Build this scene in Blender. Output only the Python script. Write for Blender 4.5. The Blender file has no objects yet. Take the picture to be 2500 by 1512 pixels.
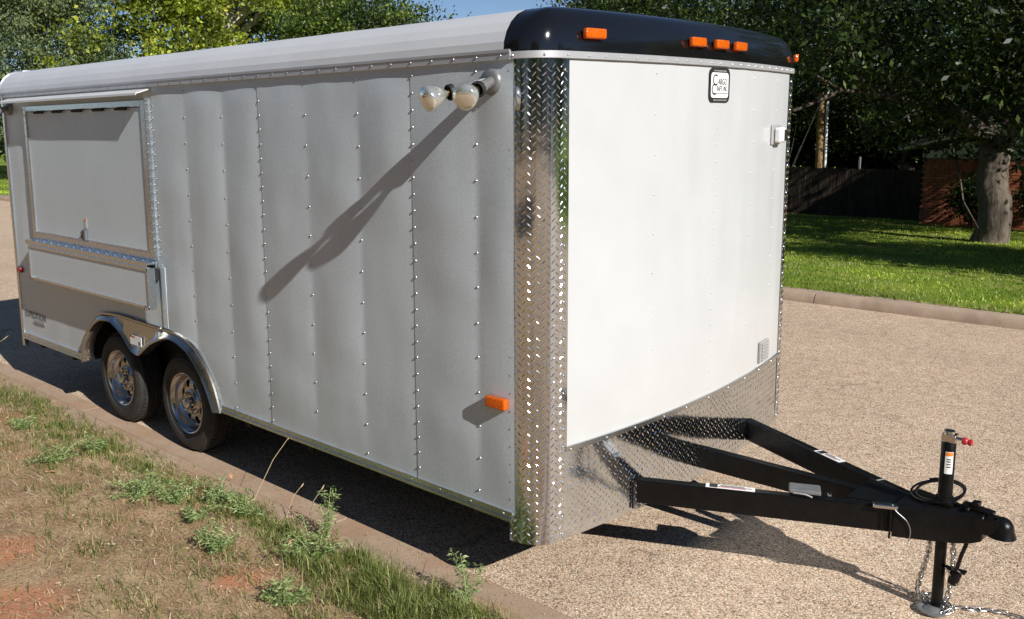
import bpy, bmesh, math, random
import numpy as np
from mathutils import Vector, Matrix, noise

random.seed(7)
RNG = np.random.default_rng(11)
scene = bpy.context.scene
COL = scene.collection

# ------------------------------------------------------------------ camera
cam_data = bpy.data.cameras.new('camera')
cam = bpy.data.objects.new('camera', cam_data)
COL.objects.link(cam)
cam_data.sensor_width = 36.0
cam_data.lens = 36.0 * 2295.53 / 2500.0
cam_data.shift_x = 160.6 / 2500.0
cam_data.shift_y = -73.4 / 2500.0
cam_data.clip_start = 0.05
cam_data.clip_end = 2000.0
_r = Vector((0.70688, 0.70718, -0.01438)); _u = Vector((-0.10638, 0.12639, 0.98626)); _f = Vector((-0.69928, 0.69564, -0.16457))
_m = Matrix((_r, _u, -_f)).transposed().to_4x4()
_m.translation = Vector((2.5858, -2.9719, 2.1542))
cam.matrix_world = _m
scene.camera = cam

# ------------------------------------------------------------------ light
SUN_DIR = Vector((-1.6, 0.30, -1.0)).normalized()          # the way the light travels
SUN_EL = math.asin(-SUN_DIR.z)
world = bpy.data.worlds.new('World'); scene.world = world
world.use_nodes = True
wn = world.node_tree; wn.nodes.clear()
sky = wn.nodes.new('ShaderNodeTexSky'); sky.sky_type = 'NISHITA'; sky.sun_disc = False
sky.sun_elevation = SUN_EL
sky.sun_rotation = math.atan2(-SUN_DIR.x, -SUN_DIR.y)
sky.altitude = 1500.0; sky.air_density = 0.75; sky.dust_density = 0.05; sky.ozone_density = 2.5
bg = wn.nodes.new('ShaderNodeBackground'); bg.inputs['Strength'].default_value = 0.068
wo = wn.nodes.new('ShaderNodeOutputWorld')
wn.links.new(sky.outputs[0], bg.inputs[0]); wn.links.new(bg.outputs[0], wo.inputs[0])
sun_data = bpy.data.lights.new('sun', 'SUN'); sun_data.energy = 5.0; sun_data.angle = math.radians(0.5)
sun_data.color = (1.0, 0.975, 0.93)
sun = bpy.data.objects.new('sun', sun_data); COL.objects.link(sun)
sun.rotation_euler = SUN_DIR.to_track_quat('-Z', 'Y').to_euler()
sun.location = (20, -4, 14)

scene.view_settings.view_transform = 'Standard'
scene.view_settings.look = 'None'
scene.view_settings.exposure = 0.32
scene.view_settings.gamma = 1.0
scene.view_settings.use_curve_mapping = False
scene.render.engine = 'CYCLES'
scene.cycles.use_denoising = True
scene.cycles.max_bounces = 8
scene.cycles.transparent_max_bounces = 8
scene.cycles.sample_clamp_indirect = 6.0

# ------------------------------------------------------------------ helpers
def N3(p, s=1.0):
    return noise.noise(Vector(p) * s)

class MB:
    def __init__(self): self.v = []; self.f = []
    def add(self, vs, fs):
        o = len(self.v); self.v += [tuple(p) for p in vs]; self.f += [tuple(i + o for i in q) for q in fs]
        return self
    def box(self, x0, x1, y0, y1, z0, z1):
        vs = [(x, y, z) for z in (z0, z1) for y in (y0, y1) for x in (x0, x1)]
        return self.add(vs, [(0, 2, 3, 1), (4, 5, 7, 6), (0, 1, 5, 4), (2, 6, 7, 3), (0, 4, 6, 2), (1, 3, 7, 5)])
    def obox(self, c, ax, half):
        c = Vector(c); a = [Vector(v).normalized() * h for v, h in zip(ax, half)]
        vs = [c + a[0] * i + a[1] * j + a[2] * k for k in (-1, 1) for j in (-1, 1) for i in (-1, 1)]
        return self.add(vs, [(0, 2, 3, 1), (4, 5, 7, 6), (0, 1, 5, 4), (2, 6, 7, 3), (0, 4, 6, 2), (1, 3, 7, 5)])
    def beam(self, p0, p1, w, h, up=(0, 0, 1)):
        p0 = Vector(p0); p1 = Vector(p1); d = (p1 - p0); L = d.length; d.normalize()
        s = d.cross(Vector(up)).normalized(); t = s.cross(d)
        return self.obox((p0 + p1) / 2, (d, s, t), (L / 2, w / 2, h / 2))
    def rings(self, rs, closed=True, cap=False):
        n = len(rs[0]); o = len(self.v)
        for r in rs: self.v += [tuple(p) for p in r]
        for i in range(len(rs) - 1):
            for j in range(n if closed else n - 1):
                k = (j + 1) % n
                self.f.append((o + i * n + j, o + i * n + k, o + (i + 1) * n + k, o + (i + 1) * n + j))
        if cap:
            self.f.append(tuple(o + j for j in reversed(range(n))))
            self.f.append(tuple(o + (len(rs) - 1) * n + j for j in range(n)))
        return self
    def tube(self, path, rad, n=8, cap=True, loop=False):
        P = [Vector(p) for p in path]; m = len(P)
        if not hasattr(rad, '__len__'): rad = [rad] * m
        rs = []; prev = None
        for i, p in enumerate(P):
            if loop: d = P[(i + 1) % m] - P[i - 1]
            else: d = P[min(i + 1, m - 1)] - P[max(i - 1, 0)]
            d.normalize()
            a = prev if prev is not None else (Vector((0, 0, 1)) if abs(d.z) < .9 else Vector((1, 0, 0)))
            s = (a - d * a.dot(d)).normalized(); prev = s; t = d.cross(s)
            rs.append([p + (s * math.cos(k * 2 * math.pi / n) + t * math.sin(k * 2 * math.pi / n)) * rad[i] for k in range(n)])
        if loop: rs.append(rs[0])
        return self.rings(rs, True, cap and not loop)
    def lathe(self, prof, o=(0, 0, 0), axis=(0, 1, 0), n=32):
        o = Vector(o); d = Vector(axis).normalized()
        a = Vector((0, 0, 1)) if abs(d.z) < .9 else Vector((1, 0, 0))
        s = (a - d * a.dot(d)).normalized(); t = d.cross(s)
        rs = [[o + d * h + (s * math.cos(k * 2 * math.pi / n) + t * math.sin(k * 2 * math.pi / n)) * r for k in range(n)] for r, h in prof]
        return self.rings(rs, True, False)
    def dome(self, p, nrm, r, h, n=6):
        p = Vector(p); d = Vector(nrm).normalized()
        a = Vector((0, 0, 1)) if abs(d.z) < .9 else Vector((1, 0, 0))
        s = (a - d * a.dot(d)).normalized(); t = d.cross(s)
        c = [(s * math.cos(k * 2 * math.pi / n) + t * math.sin(k * 2 * math.pi / n)) for k in range(n)]
        o = len(self.v)
        self.v += [tuple(p + q * r) for q in c] + [tuple(p + q * r * .72 + d * h * .7) for q in c] + [tuple(p + d * h)]
        for k in range(n):
            l = (k + 1) % n
            self.f.append((o + k, o + l, o + n + l, o + n + k)); self.f.append((o + n + k, o + n + l, o + 2 * n))
        return self
    def build(self, name, mat, parent=None, smooth=False, angle=40, bevel=0, seg=1, **kw):
        me = bpy.data.meshes.new(name)
        me.from_pydata(self.v, [], self.f)
        if bevel:
            b = bmesh.new(); b.from_mesh(me)
            bmesh.ops.bevel(b, geom=list(b.edges), offset=bevel, segments=seg, profile=.6, affect='EDGES', clamp_overlap=True)
            b.to_mesh(me); b.free()
        me.validate()
        if smooth:
            me.polygons.foreach_set('use_smooth', [True] * len(me.polygons))
            if angle < 180: me.set_sharp_from_angle(angle=math.radians(angle))
        return link(name, me, mat, parent, **kw)

def link(name, me, mat=None, parent=None, label=None, cat=None, group=None, kind=None, loc=None):
    if mat is not None and not len(me.materials): me.materials.append(mat)
    o = bpy.data.objects.new(name, me); COL.objects.link(o)
    if parent is not None: o.parent = parent
    if loc is not None: o.location = loc
    tag(o, label, cat, group, kind)
    return o
def tag(o, label=None, cat=None, group=None, kind=None):
    for k, v in (('label', label), ('category', cat), ('group', group), ('kind', kind)):
        if v: o[k] = v
    return o
def empty(name, loc=(0, 0, 0), parent=None, **kw):
    o = bpy.data.objects.new(name, None); COL.objects.link(o); o.location = loc
    o.empty_display_size = .1
    if parent is not None: o.parent = parent
    return tag(o, **kw)
def np_mesh(name, V, F):
    """V (n,3) floats; F (m,k) ints, all faces of the same size"""
    me = bpy.data.meshes.new(name); V = np.asarray(V, np.float32); F = np.asarray(F, np.int32)
    me.vertices.add(len(V)); me.vertices.foreach_set('co', V.ravel())
    k = F.shape[1]
    me.loops.add(F.size); me.loops.foreach_set('vertex_index', F.ravel())
    me.polygons.add(len(F)); me.polygons.foreach_set('loop_start', np.arange(0, F.size, k, dtype=np.int32))
    me.update(calc_edges=True)
    return me

# ------------------------------------------------------------------ materials
class NT:
    def __init__(self, name):
        self.m = bpy.data.materials.new(name); self.m.use_nodes = True
        self.t = self.m.node_tree; self.t.nodes.clear()
        self.out = self.n('ShaderNodeOutputMaterial')
    def n(self, ty, **kw):
        x = self.t.nodes.new(ty)
        for k, v in kw.items(): setattr(x, k, v)
        return x
    def l(self, a, b): self.t.links.new(a, b)
    def pos(self):
        return self.n('ShaderNodeNewGeometry').outputs['Position']
    def noise(self, vec, scale, detail=3, rough=.55):
        x = self.n('ShaderNodeTexNoise'); x.inputs['Scale'].default_value = scale; x.inputs['Detail'].default_value = detail
        x.inputs['Roughness'].default_value = rough
        if vec is not None: self.l(vec, x.inputs['Vector'])
        return x.outputs['Fac']
    def ramp(self, fac, stops, interp='LINEAR'):
        x = self.n('ShaderNodeValToRGB'); x.color_ramp.interpolation = interp
        e = x.color_ramp.elements
        while len(e) < len(stops): e.new(.5)
        for q, (p, c) in zip(e, stops):
            q.position = p; q.color = tuple(c) + (1,) if len(c) == 3 else c
        self.l(fac, x.inputs['Fac']); return x.outputs['Color']
    def mix(self, fac, a, b, mode='MIX'):
        x = self.n('ShaderNodeMixRGB'); x.blend_type = mode
        for v, i in ((fac, 0), (a, 1), (b, 2)):
            if hasattr(v, 'is_linked') or hasattr(v, 'links'): self.l(v, x.inputs[i])
            elif i == 0: x.inputs[0].default_value = v
            else: x.inputs[i].default_value = tuple(v) + (1,)
        return x.outputs['Color']
    def math(self, op, a, b=0.0):
        x = self.n('ShaderNodeMath'); x.operation = op
        for v, i in ((a, 0), (b, 1)):
            if hasattr(v, 'links'): self.l(v, x.inputs[i])
            else: x.inputs[i].default_value = v
        return x.outputs[0]
    def bump(self, h, strength, dist, normal=None):
        x = self.n('ShaderNodeBump'); x.inputs['Strength'].default_value = strength; x.inputs['Distance'].default_value = dist
        self.l(h, x.inputs['Height'])
        if normal is not None: self.l(normal, x.inputs['Normal'])
        return x.outputs['Normal']
    def scalev(self, vec, s):
        x = self.n('ShaderNodeMapping'); x.inputs['Scale'].default_value = s; self.l(vec, x.inputs['Vector']); return x.outputs[0]
    def bsdf(self, color, rough=.5, metal=0.0, normal=None, coat=0.0, spec=None):
        x = self.n('ShaderNodeBsdfPrincipled')
        for v, k in ((color, 'Base Color'), (rough, 'Roughness'), (metal, 'Metallic')):
            if hasattr(v, 'links'): self.l(v, x.inputs[k])
            elif k == 'Base Color': x.inputs[k].default_value = tuple(v) + (1,)
            else: x.inputs[k].default_value = v
        if normal is not None: self.l(normal, x.inputs['Normal'])
        if coat: x.inputs['Coat Weight'].default_value = coat; x.inputs['Coat Roughness'].default_value = .04
        if spec is not None: x.inputs['Specular IOR Level'].default_value = spec
        return x.outputs[0]
    def done(self, s):
        self.l(s, self.out.inputs['Surface']); return self.m

def simple(name, c, rough=.5, metal=0.0, var=.12, vs=9.0, bump=0.0, bs=60.0, coat=0.0, spec=None, rvar=0.0):
    t = NT(name); P = t.pos()
    n = t.noise(P, vs, 4)
    col = t.ramp(n, [(.25, tuple(max(0, x * (1 - var)) for x in c)), (.75, tuple(min(1, x * (1 + var)) for x in c))])
    nrm = t.bump(t.noise(P, bs, 3), bump, .01) if bump else None
    r = rough
    if rvar:
        r = t.math('ADD', t.math('MULTIPLY', t.noise(P, vs * 2.3, 4), rvar), rough - rvar / 2)
    return t.done(t.bsdf(col, r, metal, nrm, coat, spec))

M = {}
def mk_wall():
    t = NT('grey_aluminium_skin'); P = t.pos()
    big = t.noise(t.scalev(P, (1, 1, .35)), 2.2, 4)
    fine = t.noise(P, 150, 2, .8)
    c = t.ramp(big, [(.3, (.49, .575, .635)), (.7, (.57, .655, .705))])
    c = t.mix(.30, c, t.ramp(fine, [(.35, (.42, .42, .42)), (.65, (.85, .85, .85))]))
    streak = t.noise(t.scalev(P, (14, 1, .9)), 1.6, 4)
    c = t.mix(t.math('MULTIPLY', t.ramp(streak, [(.58, (0, 0, 0)), (.75, (1, 1, 1))]), .07), c, (.46, .44, .41))
    low = t.n('ShaderNodeSeparateXYZ'); t.l(P, low.inputs[0])
    dz = t.n('ShaderNodeMapRange'); t.l(low.outputs[2], dz.inputs[0])
    for i, v in ((1, .45), (2, .85), (3, .35), (4, 0)): dz.inputs[i].default_value = v
    c = t.mix(t.math('MULTIPLY', dz.outputs[0], t.noise(P, 6, 5)), c, (.38, .34, .29))
    run = t.ramp(t.noise(t.scalev(P, (30, 1, .5)), 1.3, 3), [(.62, (0, 0, 0)), (.72, (1, 1, 1))])
    c = t.mix(t.math('MULTIPLY', run, .10), c, (.40, .39, .37))
    nb = t.bump(fine, .05, .002)
    return t.done(t.bsdf(c, t.math('ADD', t.math('MULTIPLY', big, .1), .36), .15, nb))
M['wall'] = mk_wall()
def mk_white():
    t = NT('white_painted_metal'); P = t.pos()
    c = t.ramp(t.noise(P, 3, 4), [(.3, (.495, .505, .51)), (.7, (.53, .54, .545))])
    spots = t.ramp(t.noise(P, 38, 2), [(.70, (0, 0, 0)), (.78, (1, 1, 1))])
    c = t.mix(t.math('MULTIPLY', spots, .4), c, (.46, .52, .45))
    sep = t.n('ShaderNodeSeparateXYZ'); t.l(P, sep.inputs[0])
    mr = t.n('ShaderNodeMapRange'); t.l(sep.outputs[2], mr.inputs[0])
    for i, v in ((1, .74), (2, 1.1), (3, .4), (4, 0)): mr.inputs[i].default_value = v
    c = t.mix(t.math('MULTIPLY', mr.outputs[0], t.noise(P, 11, 5)), c, (.52, .48, .41))
    return t.done(t.bsdf(c, .30, 0, t.bump(t.noise(P, 4, 2), .04, .02), .25))
M['white'] = mk_white()
def mk_metal(name, c, rough, wav=.15, wscale=7, wd=.01, rv=.06):
    t = NT(name); P = t.pos()
    n = t.noise(P, wscale, 3); f = t.noise(P, 90, 3)
    nb = t.bump(n, wav, wd)
    col = t.ramp(f, [(.3, tuple(x * .9 for x in c)), (.7, c)])
    r = t.math('ADD', t.math('MULTIPLY', f, rv), rough - rv / 2)
    return t.done(t.bsdf(col, r, 1.0, nb))
M['plate'] = mk_metal('polished_tread_plate', (.76, .82, .88), .10, .08, 5, .02, .06)
M['lug'] = mk_metal('polished_tread_lug', (.86, .90, .94), .14, 0.0)
M['trim'] = mk_metal('brushed_aluminium_trim', (.66, .70, .74), .26, .05, 12, .01, .1)
M['satin'] = simple('satin_aluminium_rail', (.52, .525, .54), .42, .45, .08, 6)
M['rivet'] = mk_metal('bright_rivet', (.62, .63, .64), .34, 0.0)
M['chrome'] = mk_metal('chrome', (.66, .65, .63), .13, .02, 10, .005, .06)
M['rim'] = mk_metal('rim_chrome', (.52, .50, .47), .20, 0.0)
M['fender'] = mk_metal('fender_aluminium', (.50, .49, .46), .28, .08, 6, .01, .08)
M['chain'] = mk_metal('zinc_chain', (.62, .61, .59), .28, 0.0)
M['roof'] = simple('roof_aluminium', (.74, .745, .75), .38, .25, .05, 3.0)
M['capblack'] = simple('gloss_black_nose_cap', (.006, .006, .007), .10, 0, .1, 5, coat=.5)
M['black'] = simple('black_frame_paint', (.005, .005, .005), .30, 0, .35, 14, .12, 90, rvar=.2, spec=.22)
M['under'] = simple('black_underbody', (.012, .011, .010), .8, 0, .3, 8)
M['tyre'] = simple('tyre_rubber', (.026, .024, .022), .75, 0, .35, 20, .25, 120)
def mk_amber():
    t = NT('amber_lens'); P = t.pos()
    n = t.noise(P, 140, 2)
    c = t.ramp(n, [(.3, (.75, .10, .002)), (.7, (.95, .22, .006))])
    wv = t.n('ShaderNodeTexWave'); wv.inputs['Scale'].default_value = 60; wv.bands_direction = 'DIAGONAL'; t.l(P, wv.inputs['Vector'])
    d = t.bsdf(c, .10, 0, t.bump(wv.outputs['Fac'], .5, .002), .4)
    tr = t.n('ShaderNodeBsdfTranslucent'); t.l(c, tr.inputs[0])
    mx = t.n('ShaderNodeMixShader'); mx.inputs[0].default_value = .3
    t.l(d, mx.inputs[1]); t.l(tr.outputs[0], mx.inputs[2])
    return t.done(mx.outputs[0])
M['amber'] = mk_amber()
M['redlens'] = simple('red_lens', (.30, .012, .012), .15, 0, .1, 60)
M['label'] = simple('white_sticker', (.80, .80, .78), .35, 0, .06, 30)
M['tagfilm'] = simple('worn_film_tag', (.50, .50, .47), .3, 0, .15, 40)
M['ink'] = simple('black_print', (.02, .02, .02), .5, 0, .1, 30)
M['greyink'] = simple('dark_grey_print', (.10, .10, .11), .5, 0, .1, 30)
M['redink'] = simple('red_print', (.45, .05, .04), .4, 0, .1, 30)
M['orangeink'] = simple('orange_print', (.75, .22, .03), .4, 0, .1, 30)
M['greyplastic'] = simple('grey_plastic', (.34, .34, .33), .42, 0, .1, 20)
M['lampgrey'] = simple('lamp_grey_enamel', (.20, .20, .20), .35, .3, .15, 30)
M['whiteplastic'] = simple('white_plastic', (.72, .72, .70), .4, 0, .05, 20)
M['brass'] = mk_metal('brass_screw_base', (.72, .52, .25), .25, 0.0)
M['redplastic'] = simple('red_plastic', (.42, .03, .035), .3, 0, .1, 20)
def mk_bulb():
    t = NT('flood_bulb_glass'); P = t.pos()
    a = t.bsdf((.86, .86, .80), .10, 1.0)
    b = t.bsdf((.70, .70, .62), .05, 0, None, .5)
    mx = t.n('ShaderNodeMixShader'); mx.inputs[0].default_value = .28
    t.l(a, mx.inputs[1]); t.l(b, mx.inputs[2]); return t.done(mx.outputs[0])
M['bulb'] = mk_bulb()

def mk_road():
    t = NT('chip_seal_road'); P = t.pos()
    v = t.n('ShaderNodeTexVoronoi'); v.inputs['Scale'].default_value = 132; t.l(P, v.inputs['Vector'])
    sep = t.n('ShaderNodeSeparateColor'); t.l(v.outputs['Color'], sep.inputs[0])
    chips = t.ramp(sep.outputs[0], [(0, (.18, .13, .10)), (.10, (.46, .35, .25)), (.34, (.66, .50, .355)), (.58, (.74, .535, .40)),
                                    (.76, (.60, .50, .405)), (.92, (.82, .70, .56)), (1, (.90, .83, .72))])
    gap = t.ramp(v.outputs['Distance'], [(.35, (1, 1, 1)), (.80, (.44, .41, .38))])
    c = t.mix(1.0, chips, gap, 'MULTIPLY')
    big = t.noise(P, .7, 5, .6)
    c = t.mix(.55, c, t.mix(1.0, c, t.ramp(big, [(.3, (.80, .78, .76)), (.7, (1.2, 1.17, 1.12))]), 'MULTIPLY'))
    med = t.noise(P, 9, 4)
    c = t.mix(1.0, c, t.ramp(med, [(.25, (.84, .83, .82)), (.75, (1.12, 1.12, 1.11))]), 'MULTIPLY')
    tar = t.ramp(t.noise(t.scalev(P, (.6, 3.0, 1)), 1.1, 7, .65), [(.63, (0, 0, 0)), (.70, (1, 1, 1))])
    c = t.mix(t.math('MULTIPLY', tar, .25), c, (.27, .21, .165))
    wv = t.n('ShaderNodeVectorMath'); wv.operation = 'ADD'; t.l(P, wv.inputs[0])
    nz = t.n('ShaderNodeTexNoise'); nz.inputs['Scale'].default_value = 1.6; nz.inputs['Detail'].default_value = 6; t.l(P, nz.inputs['Vector'])
    sc_ = t.n('ShaderNodeVectorMath'); sc_.operation = 'SCALE'; t.l(nz.outputs['Color'], sc_.inputs[0]); sc_.inputs['Scale'].default_value = 1.1
    t.l(sc_.outputs[0], wv.inputs[1])
    ck = t.n('ShaderNodeTexVoronoi'); ck.feature = 'DISTANCE_TO_EDGE'; ck.inputs['Scale'].default_value = .42; t.l(wv.outputs[0], ck.inputs['Vector'])
    line = t.ramp(ck.outputs['Distance'], [(.0, (1, 1, 1)), (.006, (.7, .7, .7)), (.012, (0, 0, 0))])
    line = t.math('MULTIPLY', line, t.ramp(t.noise(P, .8, 2), [(.45, (0, 0, 0)), (.6, (.75, .75, .75))]))
    c = t.mix(t.math('MULTIPLY', line, .6), c, (.14, .11, .09))
    oil = t.ramp(t.noise(P, .55, 4), [(.60, (0, 0, 0)), (.75, (1, 1, 1))])
    c = t.mix(t.math('MULTIPLY', oil, .3), c, (.30, .24, .19))
    h = t.math('SUBTRACT', t.math('MULTIPLY', sep.outputs[1], .5), v.outputs['Distance'])
    c = t.mix(1.0, c, (1.12, 1.11, 1.09), 'MULTIPLY')
    nb = t.bump(h, .7, .004)
    return t.done(t.bsdf(c, .85, 0, nb, 0, .25))
M['road'] = mk_road()
def mk_concrete(name, a, b, dirt):
    t = NT(name); P = t.pos()
    c = t.ramp(t.noise(P, 5, 6, .65), [(.3, a), (.7, b)])
    g = t.noise(P, 150, 3)
    c = t.mix(1.0, c, t.ramp(g, [(.3, (.78, .78, .78)), (.7, (1.16, 1.15, 1.14))]), 'MULTIPLY')
    d = t.ramp(t.noise(P, 2.1, 6, .6), [(.48, (0, 0, 0)), (.62, (1, 1, 1))])
    c = t.mix(t.math('MULTIPLY', d, .55), c, dirt)
    return t.done(t.bsdf(c, .9, 0, t.bump(g, .5, .004), 0, .2))
M['kerb'] = mk_concrete('kerb_concrete', (.37, .265, .185), (.45, .33, .24), (.36, .215, .125))
M['kerb_far'] = mk_concrete('far_kerb_concrete', (.38, .285, .21), (.47, .36, .265), (.26, .185, .13))
def mk_soil():
    t = NT('dry_soil'); P = t.pos()
    c = t.ramp(t.noise(P, 3.5, 8, .65), [(.25, (.21, .13, .075)), (.45, (.36, .24, .14)), (.6, (.47, .34, .21)), (.8, (.41, .31, .19))])
    f = t.noise(P, 60, 5, .7)
    c = t.mix(1.0, c, t.ramp(f, [(.3, (.62, .60, .58)), (.7, (1.28, 1.26, 1.22))]), 'MULTIPLY')
    red = t.ramp(t.noise(P, 1.15, 3), [(.56, (0, 0, 0)), (.66, (1, 1, 1))])
    c = t.mix(t.math('MULTIPLY', red, .4), c, (.46, .19, .09))
    for px, py, rr_ in ((-1.16, -1.72, .26), (-.80, -.88, .17), (-1.75, -1.55, .2), (.2, -1.5, .3)):
        sp = t.n('ShaderNodeVectorMath'); sp.operation = 'DISTANCE'; t.l(P, sp.inputs[0]); sp.inputs[1].default_value = (px, py, .2)
        k = t.math('ADD', sp.outputs['Value'], t.math('MULTIPLY', t.noise(P, 9, 4), rr_ * .9))
        mr = t.n('ShaderNodeMapRange'); t.l(k, mr.inputs[0])
        for i, v in ((1, rr_ * .95), (2, rr_ * 1.5), (3, .85), (4, 0)): mr.inputs[i].default_value = v
        c = t.mix(mr.outputs[0], c, t.mix(t.noise(P, 25, 4), (.42, .15, .07), (.62, .30, .17)))
    return t.done(t.bsdf(c, .95, 0, t.bump(f, .8, .015), 0, .1))
M['soil'] = mk_soil()
def mk_lawn():
    t = NT('lawn_ground'); P = t.pos()
    c = t.ramp(t.noise(P, .9, 6, .6), [(.3, (.13, .20, .028)), (.55, (.22, .30, .045)), (.75, (.36, .34, .11))])
    f = t.noise(P, 40, 4)
    c = t.mix(1.0, c, t.ramp(f, [(.3, (.55, .6, .5)), (.7, (1.3, 1.3, 1.2))]), 'MULTIPLY')
    return t.done(t.bsdf(c, .95, 0, t.bump(f, .9, .03), 0, .1))
M['lawn'] = mk_lawn()
def mk_leaf(name, stops, trans=.35, rough=.45, tcol=None, spec=.3, clump=0, dry=0):
    t = NT(name)
    g = t.n('ShaderNodeNewGeometry')
    c = t.ramp(g.outputs['Random Per Island'], stops)
    if clump: c = t.mix(1.0, c, t.ramp(t.noise(g.outputs['Position'], clump, 2), [(.36, (.45, .45, .45)), (.5, (.9, .9, .9)), (.66, (1.9, 1.8, 1.5))]), 'MULTIPLY')  # noise paints bright highlights onto leaf clumps; patches the lawn too
    if dry: c = t.mix(t.math('MULTIPLY', t.ramp(t.noise(g.outputs['Position'], dry, 5, .65), [(.48, (0, 0, 0)), (.66, (1, 1, 1))]), .75), c, (.36, .33, .14))
    d = t.bsdf(c, rough, 0, None, 0, spec)
    tr = t.n('ShaderNodeBsdfTranslucent')
    t.l(t.mix(1.0, c, tcol or (1.5, 1.5, .7), 'MULTIPLY'), tr.inputs[0])
    mx = t.n('ShaderNodeMixShader'); mx.inputs[0].default_value = trans
    t.l(d, mx.inputs[1]); t.l(tr.outputs[0], mx.inputs[2])
    return t.done(mx.outputs[0])
M['leaf_yellow'] = mk_leaf('yellow_green_leaves', [(0, (.10, .15, .015)), (.5, (.23, .29, .035)), (.85, (.38, .41, .07)), (1, (.50, .49, .12))], .4, clump=.75)
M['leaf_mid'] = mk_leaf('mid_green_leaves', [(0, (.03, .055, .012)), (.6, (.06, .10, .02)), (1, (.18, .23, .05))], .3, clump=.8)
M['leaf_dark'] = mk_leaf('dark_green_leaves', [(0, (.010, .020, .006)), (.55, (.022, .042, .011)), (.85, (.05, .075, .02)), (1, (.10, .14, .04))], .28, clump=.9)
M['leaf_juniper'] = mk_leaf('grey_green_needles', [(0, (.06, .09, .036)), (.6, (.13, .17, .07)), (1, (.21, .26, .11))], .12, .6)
M['leaf_shade'] = mk_leaf('shaded_leaves', [(0, (.012, .020, .007)), (.7, (.022, .038, .011)), (1, (.05, .075, .02))], .15)  # darker leaf colour with the far wood's shade painted in
M['grass_green'] = mk_leaf('green_grass_blades', [(0, (.055, .095, .016)), (.45, (.14, .19, .04)), (.75, (.26, .28, .08)), (1, (.48, .41, .21))], .3)
M['grass_lawn'] = mk_leaf('lawn_blades', [(0, (.14, .23, .02)), (.5, (.26, .37, .035)), (.85, (.38, .43, .065)), (1, (.50, .46, .18))], .3, clump=.55, dry=.6)
M['straw'] = mk_leaf('dead_straw', [(0, (.20, .13, .075)), (.4, (.40, .29, .17)), (.8, (.57, .45, .28)), (1, (.74, .63, .44))], .1, .7, (1, 1, 1))
M['weed'] = mk_leaf('grey_green_weed', [(0, (.11, .16, .05)), (.6, (.25, .33, .12)), (1, (.42, .49, .24))], .2)
M['flake'] = mk_leaf('dry_flakes', [(0, (.16, .09, .05)), (.4, (.40, .24, .14)), (.8, (.58, .42, .29)), (1, (.78, .66, .52))], .1, .7, (1, 1, 1))
M['clod'] = simple('soil_clod', (.27, .165, .095), .95, 0, .35, 30)
M['dryleaf'] = simple('dry_leaf', (.55, .32, .17), .7, 0, .25, 60)
def mk_bark(name, a, b, sc=7):
    t = NT(name); P = t.pos()
    s = t.scalev(P, (1, 1, .22))
    n = t.noise(s, sc, 6, .65); v = t.noise(P, 2.2, 4)
    c = t.ramp(n, [(.3, a), (.68, b)])
    c = t.mix(1.0, c, t.ramp(v, [(.3, (.7, .7, .7)), (.7, (1.2, 1.2, 1.2))]), 'MULTIPLY')
    return t.done(t.bsdf(c, .9, 0, t.bump(n, 1.0, .05), 0, .15))
M['bark'] = mk_bark('grey_brown_bark', (.05, .04, .03), (.19, .155, .12))
M['bark_pale'] = mk_bark('pale_bark', (.36, .31, .24), (.58, .52, .43), 5)
M['pole'] = mk_bark('weathered_pole_wood', (.27, .16, .07), (.42, .27, .12), 9)
M['fence'] = mk_bark('dark_fence_board', (.030, .022, .016), (.075, .055, .040), 9)
M['brick'] = simple('red_brick', (.40, .125, .055), .9, 0, .45, 4.3, .4, 90)
M['mortar'] = simple('mortar', (.20, .155, .12), .95, 0, .2, 20)
M['siding'] = simple('pale_siding', (.52, .53, .48), .6, 0, .08, 4)
M['shingle'] = simple('grey_shingle', (.19, .185, .175), .9, 0, .3, 12, .4, 60)
M['galv'] = mk_metal('galvanised_pipe', (.75, .75, .76), .35, 0.0)
M['conduit'] = simple('white_conduit', (.78, .78, .76), .4, 0, .05, 10)

# ------------------------------------------------------------------ ground
LS = 0.05
def lawn_z(x, y):
    return 0.125 - LS * min(max(y - 7.9, 0), 18) + 0.03 * N3((x * .2, y * .2, 3))
def verge_z(x, y):
    return 0.125 + 0.09 * min(max(-.30 - y, 0), 6) + .016 * N3((x * 2.1, y * 2.1, 1)) + .007 * N3((x * 9, y * 9, 5))
def sheet(name, xs, ys, fz, mat, **kw):
    m = MB(); nx = len(xs); ny = len(ys)
    m.v = [(x, y, fz(x, y)) for y in ys for x in xs]
    m.f = [(j * nx + i, j * nx + i + 1, (j + 1) * nx + i + 1, (j + 1) * nx + i) for j in range(ny - 1) for i in range(nx - 1)]
    return m.build(name, mat, smooth=True, angle=180, **kw)
def steps(a, b, n): return [a + (b - a) * i / (n - 1) for i in range(n)]
ST = dict(kind='structure')
sheet('road', [-160, -60, -20, -10, 0, 10, 60], [.105, 2, 4, 6, 7.72], lambda x, y: 0.0, M['road'], **ST)
xs_l = [-400, -160] + steps(-90, 30, 61) + [60, 160, 400]
sheet('lawn', xs_l, [7.88] + steps(8.4, 28, 29) + [40, 60, 120, 500], lawn_z, M['lawn'], **ST)
xs_v = [-400, -100, -40, -20] + steps(-9, 2.5, 231) + steps(3, 12, 10) + [30, 100, 400]
ys_v = [-500, -60, -20, -10, -6] + steps(-4, -.36, 74)
sheet('verge', xs_v, ys_v, verge_z, M['soil'], **ST)

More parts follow.
